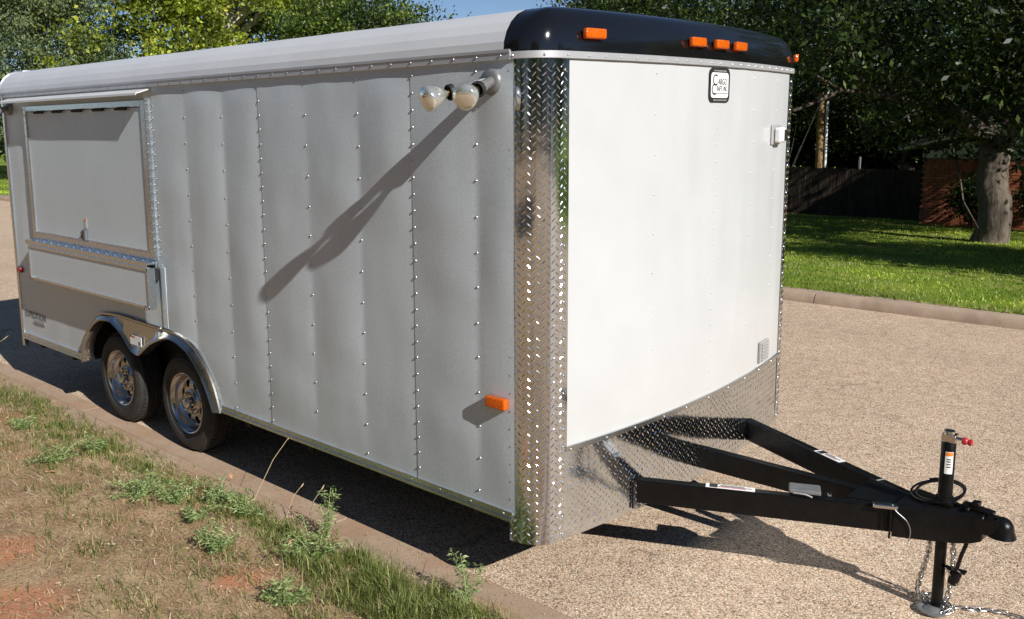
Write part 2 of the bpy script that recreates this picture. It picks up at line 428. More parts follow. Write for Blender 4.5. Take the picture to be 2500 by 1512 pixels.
def kerb(name, prof, slabs, mat, x0, x1, slab):
    root = empty(name, kind='structure')
    x = x0; i = 0
    protos = None
    while x < x1:
        L = slab if -14 < x < 10 else slab * 4
        m = MB(); xs = steps(x + .007, min(x + L, x1) - .007, 9 if L == slab else 2)
        rs = []
        for q in xs:
            rs.append([(q, y + .006 * N3((q * 1.7, y * 4, 2)), z + (.004 * N3((q * 2.3, y * 5, 8)) if z > .02 else 0)) for y, z in prof] + [(q, prof[-1][0], -.12), (q, prof[0][0], -.12)])
        m.rings(rs, True, True)
        m.build('kerb_slab', mat, root, smooth=True, angle=50)
        x += L
    return root
near_prof = [(.10, .004), (.02, .004), (-.08, .008), (-.12, .02), (-.15, .05), (-.175, .095), (-.20, .118), (-.24, .130), (-.42, .128)]
kerb('kerb', near_prof, 0, M['kerb'], -80.6, 40, 3.05)
far_prof = [(7.70, .004), (7.712, .04), (7.73, .085), (7.76, .112), (7.80, .122), (7.93, .124)]
kerb('kerb', far_prof, 0, M['kerb_far'], -121, 40, 3.05)

# ------------------------------------------------------------------ trailer
W = 2.53; YC = W / 2; XR = -5.50; ZT = 2.405; ZB = .44
T = empty('cargo_trailer', (0, 0, 0), label='silver and white enclosed cargo trailer with black nose and concession window', cat='trailer')
SK = .042; R0 = .155; TH0 = math.radians(80); SAG = .10
_h = YC - R0 * (1 - math.cos(TH0)); RB = _h * _h / (2 * SAG) + SAG / 2
def bow(y): return R0 * math.sin(TH0) + SAG - (RB - math.sqrt(RB * RB - (y - YC) ** 2))
def profile(ds=0.0, df=0.0, off=0.0, r0=.155, n=12, nb=34, xs=-.02):
    """plan outline of the nose from the near side round to the far side; ds, df: inset of the sides and of the front"""
    th = TH0
    r = max(r0 - ds, .03) + off
    fx = bow(r0 * (1 - math.cos(th))) - df
    cy = ds + max(r0 - ds, .03); cx = fx - max(r0 - ds, .03) * math.sin(th)
    pts = [(xs, ds - off)]
    for i in range(n + 1):
        a = th * i / n
        pts.append((cx + r * math.sin(a), cy - r * math.cos(a)))
    y0 = pts[-1][1]
    for i in range(1, nb):
        y = y0 + (W - 2 * y0) * i / nb
        pts.append((bow(max(min(y, W - .128), .128)) - df + off, y))
    near = pts[:n + 2]
    pts += [(x, W - y) for x, y in reversed(near)]
    return [(x - SK * y, y) for x, y in pts]
P0 = profile()
def arc_table(pts):
    S = [0]
    for a, b in zip(pts, pts[1:]): S.append(S[-1] + math.dist(a, b))
    return S
S0 = arc_table(P0); STOT = S0[-1]
def at_s(s):
    s = min(max(s, 0), STOT)
    for i in range(len(S0) - 1):
        if s <= S0[i + 1] or i == len(S0) - 2:
            k = (s - S0[i]) / (S0[i + 1] - S0[i]); a, b = P0[i], P0[i + 1]
            d = Vector((b[0] - a[0], b[1] - a[1], 0)).normalized()
            nrm = Vector((d.y, -d.x, 0))
            return Vector((a[0] + (b[0] - a[0]) * k, a[1] + (b[1] - a[1]) * k, 0)), nrm, d
def s_of_y(y):
    lo, hi = 0.0, STOT
    for _ in range(40):
        m = (lo + hi) / 2
        if at_s(m)[0].y < y: lo = m
        else: hi = m
    return lo
S_W0 = s_of_y(.165); S_W1 = s_of_y(W - .165)

# side skin: four panels pulled in along the rivet lines
OUT = [(-4.316, .40), (-4.27, .52), (-4.20, .64), (-4.089, .745), (-3.99, .80), (-3.897, .825), (-3.654, .842), (-3.35, .838), (-3.047, .834), (-2.90, .832), (-2.805, .822), (-2.70, .795), (-2.622, .755), (-2.54, .69), (-2.468, .605), (-2.42, .52), (-2.385, .43), (-2.378, .40)]
INN = [(-4.285, .40), (-4.26, .505), (-4.184, .620), (-4.12, .675), (-4.057, .720), (-3.97, .762), (-3.887, .777), (-3.80, .780), (-3.749, .770), (-3.623, .718), (-3.534, .653), (-3.475, .612), (-3.42, .600), (-3.37, .607), (-3.295, .652), (-3.18, .716), (-3.04, .766), (-2.95, .780), (-2.867, .775), (-2.78, .752), (-2.695, .712), (-2.573, .610), (-2.50, .515), (-2.455, .43), (-2.442, .40)]
def interp(pts, x):
    for a, b in zip(pts, pts[1:]):
        if a[0] <= x <= b[0]: return a[1] + (b[1] - a[1]) * (x - a[0]) / (b[0] - a[0])
    return None
def cr(pts, k=4):
    """Catmull-Rom through the points"""
    P = [Vector(p) for p in pts]; out = []
    for i in range(len(P) - 1):
        a = P[max(i - 1, 0)]; b = P[i]; c = P[i + 1]; d = P[min(i + 2, len(P) - 1)]
        for j in range(k):
            t = j / k
            out.append(.5 * ((2 * b) + (c - a) * t + (2 * a - 5 * b + 4 * c - d) * t * t + (3 * b - a - 3 * c + d) * t ** 3))
    return [tuple(p) for p in out] + [tuple(P[-1])]
COLS = [-.198, -.988, -1.407, -2.211, -2.630]
SEAMS = [-.608, -1.84, -3.035]
LINES = [0.03, -.198, -.608, -.988, -1.407, -1.84, -2.211, -2.630, -3.035, -3.6, -4.3, -5.0, -5.5]
def skin_out(x, z, amp=1.0):
    """how far the skin stands out of the plane y = 0"""
    b = 0.0
    for k in range(len(LINES) - 1):
        if LINES[k + 1] <= x <= LINES[k]:
            t = (x - LINES[k + 1]) / (LINES[k] - LINES[k + 1]); w = LINES[k] - LINES[k + 1]
            a = .0098 * (.5 + 1.0 * (N3((k * 3.7, z * 1.5, 4)) + .35) + .5 * N3((k * 2.3, z * 4.2, 6))) * min(w / .4, 1.1)
            tt = t ** (1.25 + .4 * N3((k * 5.1, z * 1.3, 7)))
            b = a * math.sin(math.pi * tt) ** .85 if 0 < tt < 1 else 0
            if x < -3.03: b *= .22
            break
    edge = min(1, max(0, (2.40 - z) / .12)) * min(1, max(.15, (z - .44) / .3))
    pull = 0
    return amp * (b * edge + .0028 * N3((x * 3.4, z * 1.7, 11)) + .0010 * N3((x * 8, z * 4.1, 14)) + pull)
panel_x = [(-.608, .012), (-1.84, -.603), (-3.035, -1.835), (XR, -3.030)]
def panel(i, x0, x1):
    n = max(6, int((x1 - x0) / .018)); xs = steps(x0, x1, n); nz = 54
    base = -.0075 + i * .0025
    m = MB()
    for j in range(nz):
        for x in xs:
            zo = interp(OUT, x) if -4.31 < x < -2.38 else None
            zb = ZB if zo is None else max(ZB, zo - .035)
            z = zb + (ZT + .02 - zb) * j / (nz - 1)
            m.v.append((x, base - skin_out(x, z), z))
    m.f = [(j * n + k, j * n + k + 1, (j + 1) * n + k + 1, (j + 1) * n + k) for j in range(nz - 1) for k in range(n - 1)]
    # turned edge so that the sheet has a thickness at its rear seam
    o = len(m.v)
    m.v += [(m.v[j * n][0], m.v[j * n][1] + .02, m.v[j * n][2]) for j in range(nz)]
    m.f += [(j * n, (j + 1) * n, o + j + 1, o + j) for j in range(nz - 1)]
    return m.build('wall_panel', M['wall'], T, smooth=True, angle=35)
for i, (a, b) in enumerate(panel_x): panel(i, a, b)
def skin_y(x, z):
    for i, (a, b) in enumerate(panel_x):
        if a <= x <= b: return -.0075 + i * .0025 - skin_out(x, z)
    return 0
rv = MB()
for x in COLS:
    z = 2.365
    while z > .47:
        if not (-4.3 < x < -2.4 and z < .9): rv.dome((x + random.uniform(-.004, .004), skin_y(x, z) - .0002, z), (0, -1, 0), .0062, .0062)
        z -= .157 + random.uniform(-.006, .006)
for x in SEAMS:
    z = 2.365
    while z > .47:
        if x < -3 and z < 1.25 and z < .86: break
        rv.dome((x + .012, skin_y(x + .012, z) - .0003, z), (0, -1, 0), .006, .006); z -= .0785 + random.uniform(-.003, .003)
z = 2.36
while z > .45:
    rv.dome((XR + .02, -.012, z), (0, -1, 0), .006, .005); z -= .10
rv.build('rivets', M['rivet'], T, smooth=True, angle=180, kind='stuff')

# far side, rear wall, floor
m = MB(); m.box(XR, -.12, W - .03, W - .002, ZB, 2.44); m.build('wall_panel', M['wall'], T)
m = MB(); m.box(XR - .012, XR + .02, .03, W - .03, ZB, 2.44); m.add([(XR - .006, .03, 2.44), (XR - .006, W - .03, 2.44), (XR - .006, W - .18, 2.63), (XR - .006, .18, 2.63)], [(0, 1, 2, 3)])
m.build('rear_wall', M['wall'], T)
m = MB()
for s in (1, -1):
    for k in range(2):
        y0 = YC + (.02 if s > 0 else -1.1); m.box(XR - .035, XR - .013, y0, y0 + 1.08, .5, 2.36); break
m.build('rear_door', M['white'], T, bevel=.006)
m = MB(); m.box(XR, .04, .30, W - .30, .40, .44); m.box(XR, -4.30, .012, .30, .40, .44); m.box(-2.40, .02, .012, .30, .40, .44)
m.box(XR, -4.30, W - .30, W - .012, .40, .44); m.box(-2.40, -.13, W - .30, W - .012, .40, .44)
for y in (.42, W - .42): m.box(XR + .1, .04, y - .03, y + .03, .285, .40)
for k in range(9): m.box(-5.3 + k * .62, -5.25 + k * .62, .05, W - .05, .34, .395) if not (-4.4 < -5.3 + k * .62 < -2.35) else m.box(-5.3 + k * .62, -5.25 + k * .62, .42, W - .42, .34, .395)
m.build('chassis', M['under'], T)
for y0, y1, n_ in ((.012, .31, 0), (W - .31, W - .012, 1)):
    m = MB(); yi = y1 if n_ == 0 else y0
    m.box(-4.30, -2.39, yi - .01, yi, .33, .86); m.box(-4.30, -2.39, y0 + .03, y1 - .02, .85, .87)
    m.box(-4.33, -4.305, y0 + .02, y1, .42, .87); m.box(-2.39, -2.365, y0 + .02, y1, .42, .87)
    m.build('wheel_well', M['under'], T)

# bottom rails and rear post trim
m = MB(); m.box(-2.39, .0, -.014, .02, .415, .452); m.box(-2.39, .0, -.020, -.0142, .408, .424)
for k in range(12): m.dome((-2.25 + k * .2, -.0145, .44), (0, -1, 0), .006, .004)
m.build('bottom_rail', M['trim'], T, smooth=True)
m = MB(); m.box(XR, -4.31, -.014, .02, .41, .452); m.box(XR, -4.31, -.020, -.0142, .403, .42)
for k in range(6): m.dome((-5.35 + k * .2, -.0145, .438), (0, -1, 0), .006, .004)
m.build('bottom_rail', M['trim'], T, smooth=True)
m = MB(); m.box(XR - .03, XR + .012, -.012, .03, .33, 2.43)
m.build('corner_post', M['trim'], T, bevel=.004)
m = MB(); m.box(XR - .03, XR + .012, W - .03, W + .012, .33, 2.43); m.build('corner_post', M['trim'], T, bevel=.004)

# roof sheet with its faceted edge
RP = [(-.016, 2.443), (-.013, 2.478), (.004, 2.520), (.034, 2.560), (.075, 2.592), (.13, 2.613), (.235, 2.624), (.7, 2.630), (YC, 2.633)]
RPF = RP + [(W - y, z) for y, z in reversed(RP[:-1])]
m = MB(); rs = []
for x in steps(XR - .03, -.035, 40):
    rs.append([(x - SK * y * (x - XR) / 5.5, y, z + (.0035 * N3((x * 2.5, y * 2, 3)) if .1 < y < W - .1 else 0)) for y, z in RPF])
m.rings(rs, False)
o = len(m.v); m.v += [(XR - .03, y, z) for y, z in RPF] + [(XR - .03, W, 2.43), (XR - .03, 0, 2.43)]
m.f.append(tuple(range(o, len(m.v))))
m.build('roof', M['roof'], T)
m = MB(); m.box(XR - .034, .002, -.020, .02, 2.404, 2.4425); m.box(XR - .034, .002, -.0235, -.0205, 2.433, 2.4455)
for y in (1,): m.box(XR - .034, -.12, W - .02, W + .02, 2.404, 2.4425)
tr = m.build('roof_rail', M['satin'], T)
m = MB(); x = -5.45
while x < 0: m.dome((x, -.0203, 2.421), (0, -1, 0), .0062, .005); x += .135
m.build('rivets', M['rivet'], tr, smooth=True, angle=180, kind='stuff')
m = MB(); m.tube([(XR - .035, y, z + .004) for y, z in RPF], .009, 6); m.build('rear_edge_moulding', M['trim'], T, smooth=True)

# nose: white bowed sheet, tread plate corners and stone guard, trims, black cap
def strip(s0, s1, z0, z1, off, nz=2, ns=24, wob=0.0):
    m = MB(); rs = []
    for j in range(nz):
        z = z0 + (z1 - z0) * j / (nz - 1); row = []
        for i in range(ns):
            p, nr, d = at_s(s0 + (s1 - s0) * i / (ns - 1))
            q = p + nr * (off + (wob * N3((i * .35, z * 1.7, 9)) if wob else 0)); row.append((q.x, q.y, z))
        rs.append(row)
    m.rings(rs, False)
    return m
strip(S_W0, S_W1, .745, ZT + .004, .001, 30, 60, .0026).build('nose_panel', M['white'], T, smooth=True, angle=180)
m = MB()
for y, dz in ((.752, .182), (1.305, .083), (1.75, .165), (2.12, .165)):
    p, nr, d = at_s(s_of_y(y)); z = 2.36
    while z > .77:
        if not (1.2 < y < 1.43 and z > 2.22): m.dome((p.x + nr.x * .001, p.y + nr.y * .001, z), nr, .0058, .0052)
        z -= dz
m.build('rivets', M['white'], T, smooth=True, angle=180, kind='stuff')
def plate(name, s0, s1, z0, z1, off, pz, ps, ns, lh=.0019):
    o = strip(s0, s1, z0, z1, off, 14, ns).build(name, M['plate'], T, smooth=True, angle=180)
    m = MB(); s = s0 + ps * .5; c = 0
    while s < s1 - .006:
        z = z0 + .012 + (pz / 2 if c % 2 else 0); r = 0
        while z < z1 - .01:
            p, nr, d = at_s(s); a = math.radians(45 + random.uniform(-7, 7)) * (1 if (c % 2) else -1)
            up = Vector((0, 0, 1)); e = d * math.cos(a) + up * math.sin(a); g = nr.cross(e)
            c0 = p + nr * off; c0.z = z
            L = .0140; wd = .0029; h = lh * random.uniform(.7, 1.2)
            vs = [c0 - e * L, c0 - e * L * .45 - g * wd, c0 + e * L * .45 - g * wd, c0 + e * L, c0 + e * L * .45 + g * wd, c0 - e * L * .45 + g * wd,
                  c0 - e * L * .45 + nr * h, c0 + e * L * .45 + nr * h]
            m.add(vs, [(0, 1, 6), (1, 2, 7, 6), (2, 3, 7), (3, 4, 7), (4, 5, 6, 7), (5, 0, 6)])
            z += pz
        s += ps; c += 1
    m.build('tread_lugs', M['lug'], o, smooth=False, kind='stuff')
    return o
PZ, PS = .0350, .0205
cp = plate('corner_plate', 0.002, S_W0 + .008, .318, ZT, .006, PZ, PS, 30)
cp2 = plate('corner_plate', S_W1 - .008, STOT - .002, .318, ZT, .006, PZ, PS, 30)
gd = plate('stone_guard', S_W0 - .004, S_W1 + .004, .318, .742, .003, PZ, PS, 70, .0013)
m = MB()
for s in (.008, S_W0 - .018):
    for z in steps(.35, 2.36, 26):
        p, nr, d = at_s(s); q = p + nr * .0065; m.dome((q.x, q.y, z), nr, .0058, .005)
m.build('rivets', M['rivet'], cp, smooth=True, angle=180, kind='stuff')
m = MB()
for s in (STOT - .012, S_W1 + .02):
    for z in steps(.35, 2.36, 26):
        p, nr, d = at_s(s); q = p + nr * .0065; m.dome((q.x, q.y, z), nr, .0058, .005)
m.build('rivets', M['rivet'], cp2, smooth=True, angle=180, kind='stuff')
def band(s0, s1, z0, z1, off, th, name, mat, parent, rz=None, rstep=.1, ns=60):
    m = MB(); rs = []
    for i in range(ns):
        p, nr, d = at_s(s0 + (s1 - s0) * i / (ns - 1)); a = p + nr * off; b = p + nr * (off + th)
        rs.append([(a.x, a.y, z0), (b.x, b.y, z0 + .002), (b.x, b.y, z1 - .002), (a.x, a.y, z1)])
    m.rings(rs, True, True)
    o = m.build(name, mat, parent, smooth=True, angle=30)
    if rz:
        m = MB(); s = s0 + .03
        while s < s1:
            p, nr, d = at_s(s); q = p + nr * (off + th); m.dome((q.x, q.y, rz), nr, .0058, .005); s += rstep + random.uniform(-.02, .02)
        m.build('rivets', M['rivet'], o, smooth=True, angle=180, kind='stuff')
    return o
band(.002, STOT - .002, 2.405, 2.4365, .006, .010, 'nose_rail', M['satin'], T, 2.419, .11)
band(S_W0 - .002, S_W1 + .002,   .722, .748, .0035, .006, 'guard_moulding', M['trim'], T, .733, .22)
m = MB(); rs = []
for k in range(15):
    a = math.pi / 2 * k / 14
    e = 1 - math.cos(a) ** .9; hz = math.sin(a) ** 1.0
    ds = -.014 + .245 * e; df = -.010 + .130 * e
    rs.append([(x, y, 2.437 + .188 * hz) for x, y in profile(ds, df, 0, .155, 12, 34, -.04)])
m.rings(rs, False)
cap = m.build('nose_cap', M['capblack'], T, smooth=True, angle=60)
top = [p for p in rs[-1]]
m = MB(); m.v = [(x, y, 2.6285) for x, y, z in top] + [(-.08 - SK * W, W - .2, 2.6285), (-.08, .2, 2.6285)]; m.f = [tuple(range(len(m.v)))]
m.build('roof_front', M['roof'], T)

def clearance_light(pos, nrm, mat=None, w=.062, h=.021, d=.026):
    n = Vector(nrm).normalized(); up = Vector((0, 0, 1)); s = up.cross(n).normalized()
    P = Vector(pos)
    b = MB().obox(P + n * .003, (s, up, n), (w * .9, h * .9, .006)).build('clearance_light', M['ink'], T, bevel=.003)
    MB().obox(P + n * (d * .5 + .004), (s, up, n), (w, h, d * .5)).build('lens', mat or M['amber'], b, smooth=True, angle=50, bevel=.009, seg=3)
    return b
for y in (.305, 1.06, 1.29, 1.50):
    p_, n_, d_ = at_s(s_of_y(y)); p_ = p_ + n_ * .004; p_.z = 2.506; clearance_light(p_, n_ + Vector((0, 0, .12)))
p_, n_, d_ = at_s(STOT - .20); p_ = p_ + n_ * .002; p_.z = 2.492; clearance_light(p_, n_ + Vector((0, 0, .1)), w=.045)
clearance_light((-.072, -.008 , .945), (0, -1, 0), w=.058, h=.025, d=.034)
clearance_light((-5.435, -.004, .993), (0, -1, 0), M['redlens'], w=.045, h=.022, d=.02)

# lettering
def text_mesh(s, size):
    cu = bpy.data.curves.new('txt', 'FONT'); cu.body = s; cu.size = size; cu.resolution_u = 3
    o = bpy.data.objects.new('txt', cu); COL.objects.link(o)
    dg = bpy.context.evaluated_depsgraph_get(); me = bpy.data.meshes.new_from_object(o.evaluated_get(dg))
    bpy.data.objects.remove(o); bpy.data.curves.remove(cu)
    v = np.array([x.co[:] for x in me.vertices]); f = [tuple(p.vertices) for p in me.polygons]
    bpy.data.meshes.remove(me)
    return v, f
def lettering(s, box, fmap, parent, mat, name='lettering'):
    v, f = text_mesh(s, 1.0); lo = v.min(0); hi = v.max(0)
    x0, x1, z0, z1 = box
    m = MB()
    m.add([fmap(x0 + (p[0] - lo[0]) / (hi[0] - lo[0]) * (x1 - x0), z0 + (p[1] - lo[1]) / (hi[1] - lo[1]) * (z1 - z0)) for p in v], f)
    return m.build(name, mat, parent)
side = lambda y: (lambda x, z: (x, y, z))
lettering('EXPEDITION', (-5.425, -5.02, .600, .655), lambda x, z: (x, skin_y(x, z) - .003, z), T, M['ink'])
m = MB(); m.box(-5.24, -5.025, -.0095, -.006, .572, .594); m.build('lettering', M['greyplastic'], T)
def frontmap(off): return lambda y, z: (lambda p, n: (p.x + n.x * off, p.y + n.y * off, z))(*at_s(s_of_y(y))[:2])
def rrect(y0, y1, z0, z1, r, off, mat, parent, name, n=6):
    pts = []
    for cy, cz, a0 in ((y1 - r, z1 - r, 0), (y0 + r, z1 - r, 90), (y0 + r, z0 + r, 180), (y1 - r, z0 + r, 270)):
        for k in range(n + 1):
            a = math.radians(a0 + 90 * k / n); pts.append((cy + r * math.cos(a), cz + r * math.sin(a)))
    f = frontmap(off); m = MB(); m.add([f(*p) for p in pts], [tuple(range(len(pts)))])
    return m.build(name, mat, parent)
lg = rrect(1.205, 1.425, 2.232, 2.398, .032, .0055, M['ink'], T, 'badge')
rrect(1.223, 1.407, 2.255, 2.376, .018, .0065, M['label'], lg, 'badge_field')
fm = frontmap(.0075)
lettering('C', (1.240, 1.287, 2.314, 2.368), fm, lg, M['ink'])
lettering('C', (1.230, 1.276, 2.268, 2.322), fm, lg, M['ink'])
lettering('ARGO', (1.294, 1.388, 2.318, 2.348), fm, lg, M['ink'])
lettering('RAFT, INC.', (1.282, 1.400, 2.284, 2.312), fm, lg, M['ink'])
m = MB(); a, b = fm(1.25, 2.278), fm(1.40, 2.278)
m.add([fm(1.25, 2.274), fm(1.40, 2.274), fm(1.40, 2.280), fm(1.25, 2.280)], [(0, 1, 2, 3)])
random.seed(5)
for zz in (2.384, 2.243):
    y = 1.25
    while y < 1.385:
        w_ = random.uniform(.004, .008); m.add([fm(y, zz - .003), fm(y + w_, zz - .003), fm(y + w_, zz + .004), fm(y, zz + .004)], [(0, 1, 2, 3)]); y += w_ + random.uniform(.002, .005)
m.build('badge_print', M['greyplastic'], lg, kind='stuff')

# vents on the nose
def front_box(y0, y1, z0, z1, d0, d1, mat, parent, name, bevel=0):
    p, n, d = at_s(s_of_y((y0 + y1) / 2)); c = p + n * ((d0 + d1) / 2); c.z = (z0 + z1) / 2
    return MB().obox(c, (d, (0, 0, 1), n), ((y1 - y0) / 2, (z1 - z0) / 2, (d1 - d0) / 2)).build(name, mat, parent, bevel=bevel)
v1 = front_box(2.03, 2.19, 2.005, 2.115, .002, .012, M['greyplastic'], T, 'vent', .004)
front_box(2.055, 2.165, 2.015, 2.10, .0125, .052, M['whiteplastic'], v1, 'hood', .01)
front_box(2.120, 2.1655, 2.026, 2.088, .0131, .0526, M['ink'], v1, 'opening')
v2 = front_box(1.965, 2.105, .772, .892, .002, .02, M['greyplastic'], T, 'vent', .004)
for k in range(6): front_box(1.975, 2.095, .782 + k * .018, .792 + k * .018, .0205, .028, M['greyplastic'], v2, 'louvre', .002)

# concession hatch on the side
hx0, hx1, hz0, hz1 = -5.045, -3.075, 1.290, 2.325
h = MB()
h.box(hx0, hx0 + .045, -.030, .0, hz0, hz1); h.box(hx1 - .05, hx1, -.030, .0, hz0, hz1)
h.box(hx0 + .0451, hx1 - .0501, -.0295, .0, hz0, hz0 + .05); h.box(hx0 + .0451, hx1 - .0501, -.0295, .0, hz1 - .04, hz1)
hatch = h.build('serving_hatch', M['trim'], T, bevel=.003)
m = MB(); xs = steps(hx0 + .05, hx1 - .056, 30); zs = steps(hz0 + .056, hz1 - .047, 20)
m.rings([[(x, -.019 - .002 * N3((x * 1.3, z * 1.3, 21)), z) for x in xs] for z in zs], False)
m.build('hatch_door', M['wall'], hatch, smooth=True, angle=180)
m = MB(); m.box(hx1 - .064, hx1 - .0505, -.026, -.005, hz0 + .05, hz1 - .04); m.box(hx0 + .0455, hx0 + .052, -.026, -.005, hz0 + .05, hz1 - .04)
m.box(hx0 + .052, hx1 - .064, -.026, -.005, hz0 + .0503, hz0 + .06); m.build('door_edge', M['trim'], hatch)
m = MB(); n_h = 11
for k in range(n_h):
    a = hx0 + .06 + (hx1 - hx0 - .12) * k / n_h; b = a + (hx1 - hx0 - .12) / n_h - .012
    if k % 2: MB().tube([(a, -.034, hz1 - .052), (b, -.034, hz1 - .052)], .009, 8).build('hinge_leaf', M['under'], hatch, smooth=True)
m = MB()
for z in steps(1.32, 2.30, 20):
    m.dome((hx1 - .012, -.030, z), (0, -1, 0), .006, .005)
    m.dome((hx1 + .03, -.002, z), (0, -1, 0), .006, .005)
    if z < 2.2 and int(z * 20) % 2: m.dome((hx0 + .01, -.030, z), (0, -1, 0), .006, .005)
m.build('rivets', M['rivet'], hatch, smooth=True, angle=180, kind='stuff')
lt = MB().box(-4.115, -4.060, -.046, -.020, 1.345, 1.425).build('latch', M['greyink'], hatch, bevel=.006)
MB().box(-4.104, -4.072, -.058, -.0462, 1.360, 1.412).build('latch_handle', M['ink'], hatch, bevel=.004)
MB().box(-4.096, -4.080, -.0595, -.0585, 1.392, 1.402).build('latch_dot', M['redink'], hatch)
MB().box(-4.105, -4.066, -.0225, -.0208, 1.432, 1.500).build('paper_tag', M['tagfilm'], hatch)
MB().box(-4.105, -4.066, -.0235, -.0226, 1.486, 1.500).build('paper_tag', M['orangeink'], hatch)
# drip hood
m = MB()
m.add([(-5.37, .0, 2.398), (-3.035, .0, 2.398), (-3.035, -.105, 2.366), (-5.37, -.105, 2.366), (-5.37, -.105, 2.352), (-3.035, -.105, 2.352), (-3.035, -.101, 2.352), (-5.37, -.101, 2.352), (-3.035, .0, 2.390), (-5.37, .0, 2.390), (-3.035, -.101, 2.360), (-5.37, -.101, 2.360)],
      [(0, 3, 2, 1), (3, 4, 5, 2), (4, 7, 6, 5), (7, 11, 10, 6), (11, 9, 8, 10), (1, 2, 10, 8), (2, 5, 6, 10), (0, 9, 11, 3), (3, 11, 7, 4)])
m.build('drip_hood', M['roof'], T)
# ledge and folded counter
m = MB(); m.box(-5.06, -3.065, -.088, -.0305, 1.268, 1.282); m.box(-5.06, -3.065, -.0300, -.0075, 1.240, 1.289); m.box(-5.06, -3.065, -.092, -.0885, 1.250, 1.284)
lg_ = m.build('counter_ledge', M['trim'], T)
m = MB()
for k in range(15):
    x = -5.0 + k * .134; m.dome((x, -.072, 1.2825), (0, 0, 1), .0055, .005); m.dome((x + .06, -.045, 1.2825), (0, 0, 1), .0055, .006)
m.build('rivets', M['rivet'], lg_, smooth=True, angle=180, kind='stuff')
ct = MB().box(-4.985, -3.045, -.098, -.060, .985, 1.248).build('folding_counter', M['wall'], T, bevel=.004)
m = MB(); m.box(-4.99, -3.040, -.104, -.0985, 1.232, 1.2495); m.box(-4.99, -3.040, -.104, -.0985, .980, .996); m.box(-4.99, -4.975, -.1035, -.0985, .9965, 1.2315)
m.box(-3.052, -3.0385, -.104, -.050, .975, 1.249)
m.build('counter_edge', M['trim'], ct)
for x in (-4.985, -3.085):
    m = MB(); c = Vector((x, -.112, .985)); m.tube([c + Vector((math.cos(a) * .016, 0, math.sin(a) * .016)) for a in steps(0, 2 * math.pi * 11 / 12, 12)], .004, 6, loop=True)
    m.tube([c + Vector((.016, 0, 0)), c + Vector((.045, .004, .012))], .0042, 6); m.build('eye_bolt', M['chrome'], ct, smooth=True)
MB().box(-3.12, -3.075, -.055, -.004, 1.16, 1.2395).build('counter_bracket', M['under'], T)
m = MB(); m.box(-3.043, -2.985, -.0085, -.004, .845, 1.25); m.build('seam_strip', M['wall'], T)

# fender with two wheel arches
IN2 = cr(INN, 4); OU2 = cr(OUT, 6)
def resample(pts, n):
    S = arc_table(pts); out = []
    for i in range(n):
        s = S[-1] * i / (n - 1); k = max(j for j in range(len(S)) if S[j] <= s + 1e-9); k = min(k, len(pts) - 2)
        t = (s - S[k]) / max(S[k + 1] - S[k], 1e-9); out.append((pts[k][0] + (pts[k + 1][0] - pts[k][0]) * t, pts[k][1] + (pts[k + 1][1] - pts[k][1]) * t))
    return out
def outz(x):
    x = min(max(x, OU2[0][0]), OU2[-1][0])
    for a, b in zip(OU2, OU2[1:]):
        if a[0] <= x <= b[0]: return a[1] + (b[1] - a[1]) * (x - a[0]) / max(b[0] - a[0], 1e-9)
inr = resample(IN2, 110)
rows = [[], [], [], [], [], []]
for x, z in inr:
    # matching point on the outer line: mapped along x, ends map to ends
    k = (x + 4.285) / (4.285 - 2.442); k = min(max(k, 0), 1)
    xo = -4.316 + k * (4.316 - 2.378); zo = max(outz(xo), z + .004)
    if x < -4.2 or x > -2.56:
        zo = z
        cand = [q for q in OU2 if (q[0] < -3.9) == (x < -3.9)]
        xo = min(cand, key=lambda q: abs(q[1] - z))[0]
    A = Vector((x, z)); B = Vector((xo, zo)); D = (B - A); dl = max(D.length, 1e-6); u_ = D / dl
    lip = min(.035, dl * .75)
    for row, (q, y) in zip(rows, ((A, .045), (A, -.036), (A + u_ * lip * .35, -.047), (A + u_ * lip, -.030), (A + u_ * max(dl - .012, lip), -.022 if dl > .08 else -.02), (B, -.004))):
        row.append((q.x, y, q.y))
m = MB(); m.rings(rows, False)
fd = m.build('fender', M['fender'], T, smooth=True, angle=35)
m = MB(); m.tube([(x, -.020, z + .002) for x, z in resample(OU2, 60)], .011, 6); m.build('fender_moulding', M['fender'], fd, smooth=True)
st = MB().box(-3.475, -3.315, -.040, -.0365, .674, .738).build('sticker', M['label'], fd)
MB().box(-3.472, -3.40, -.0415, -.0402, .727, .735).build('sticker_print', M['redink'], fd)
MB().box(-3.352, -3.335, -.0415, -.0402, .682, .705).build('sticker_print', M['ink'], fd)
m = MB(); m.box(-3.062, -3.050, -.050, -.02, .775, .845); m.build('fender_clip', M['fender'], fd)

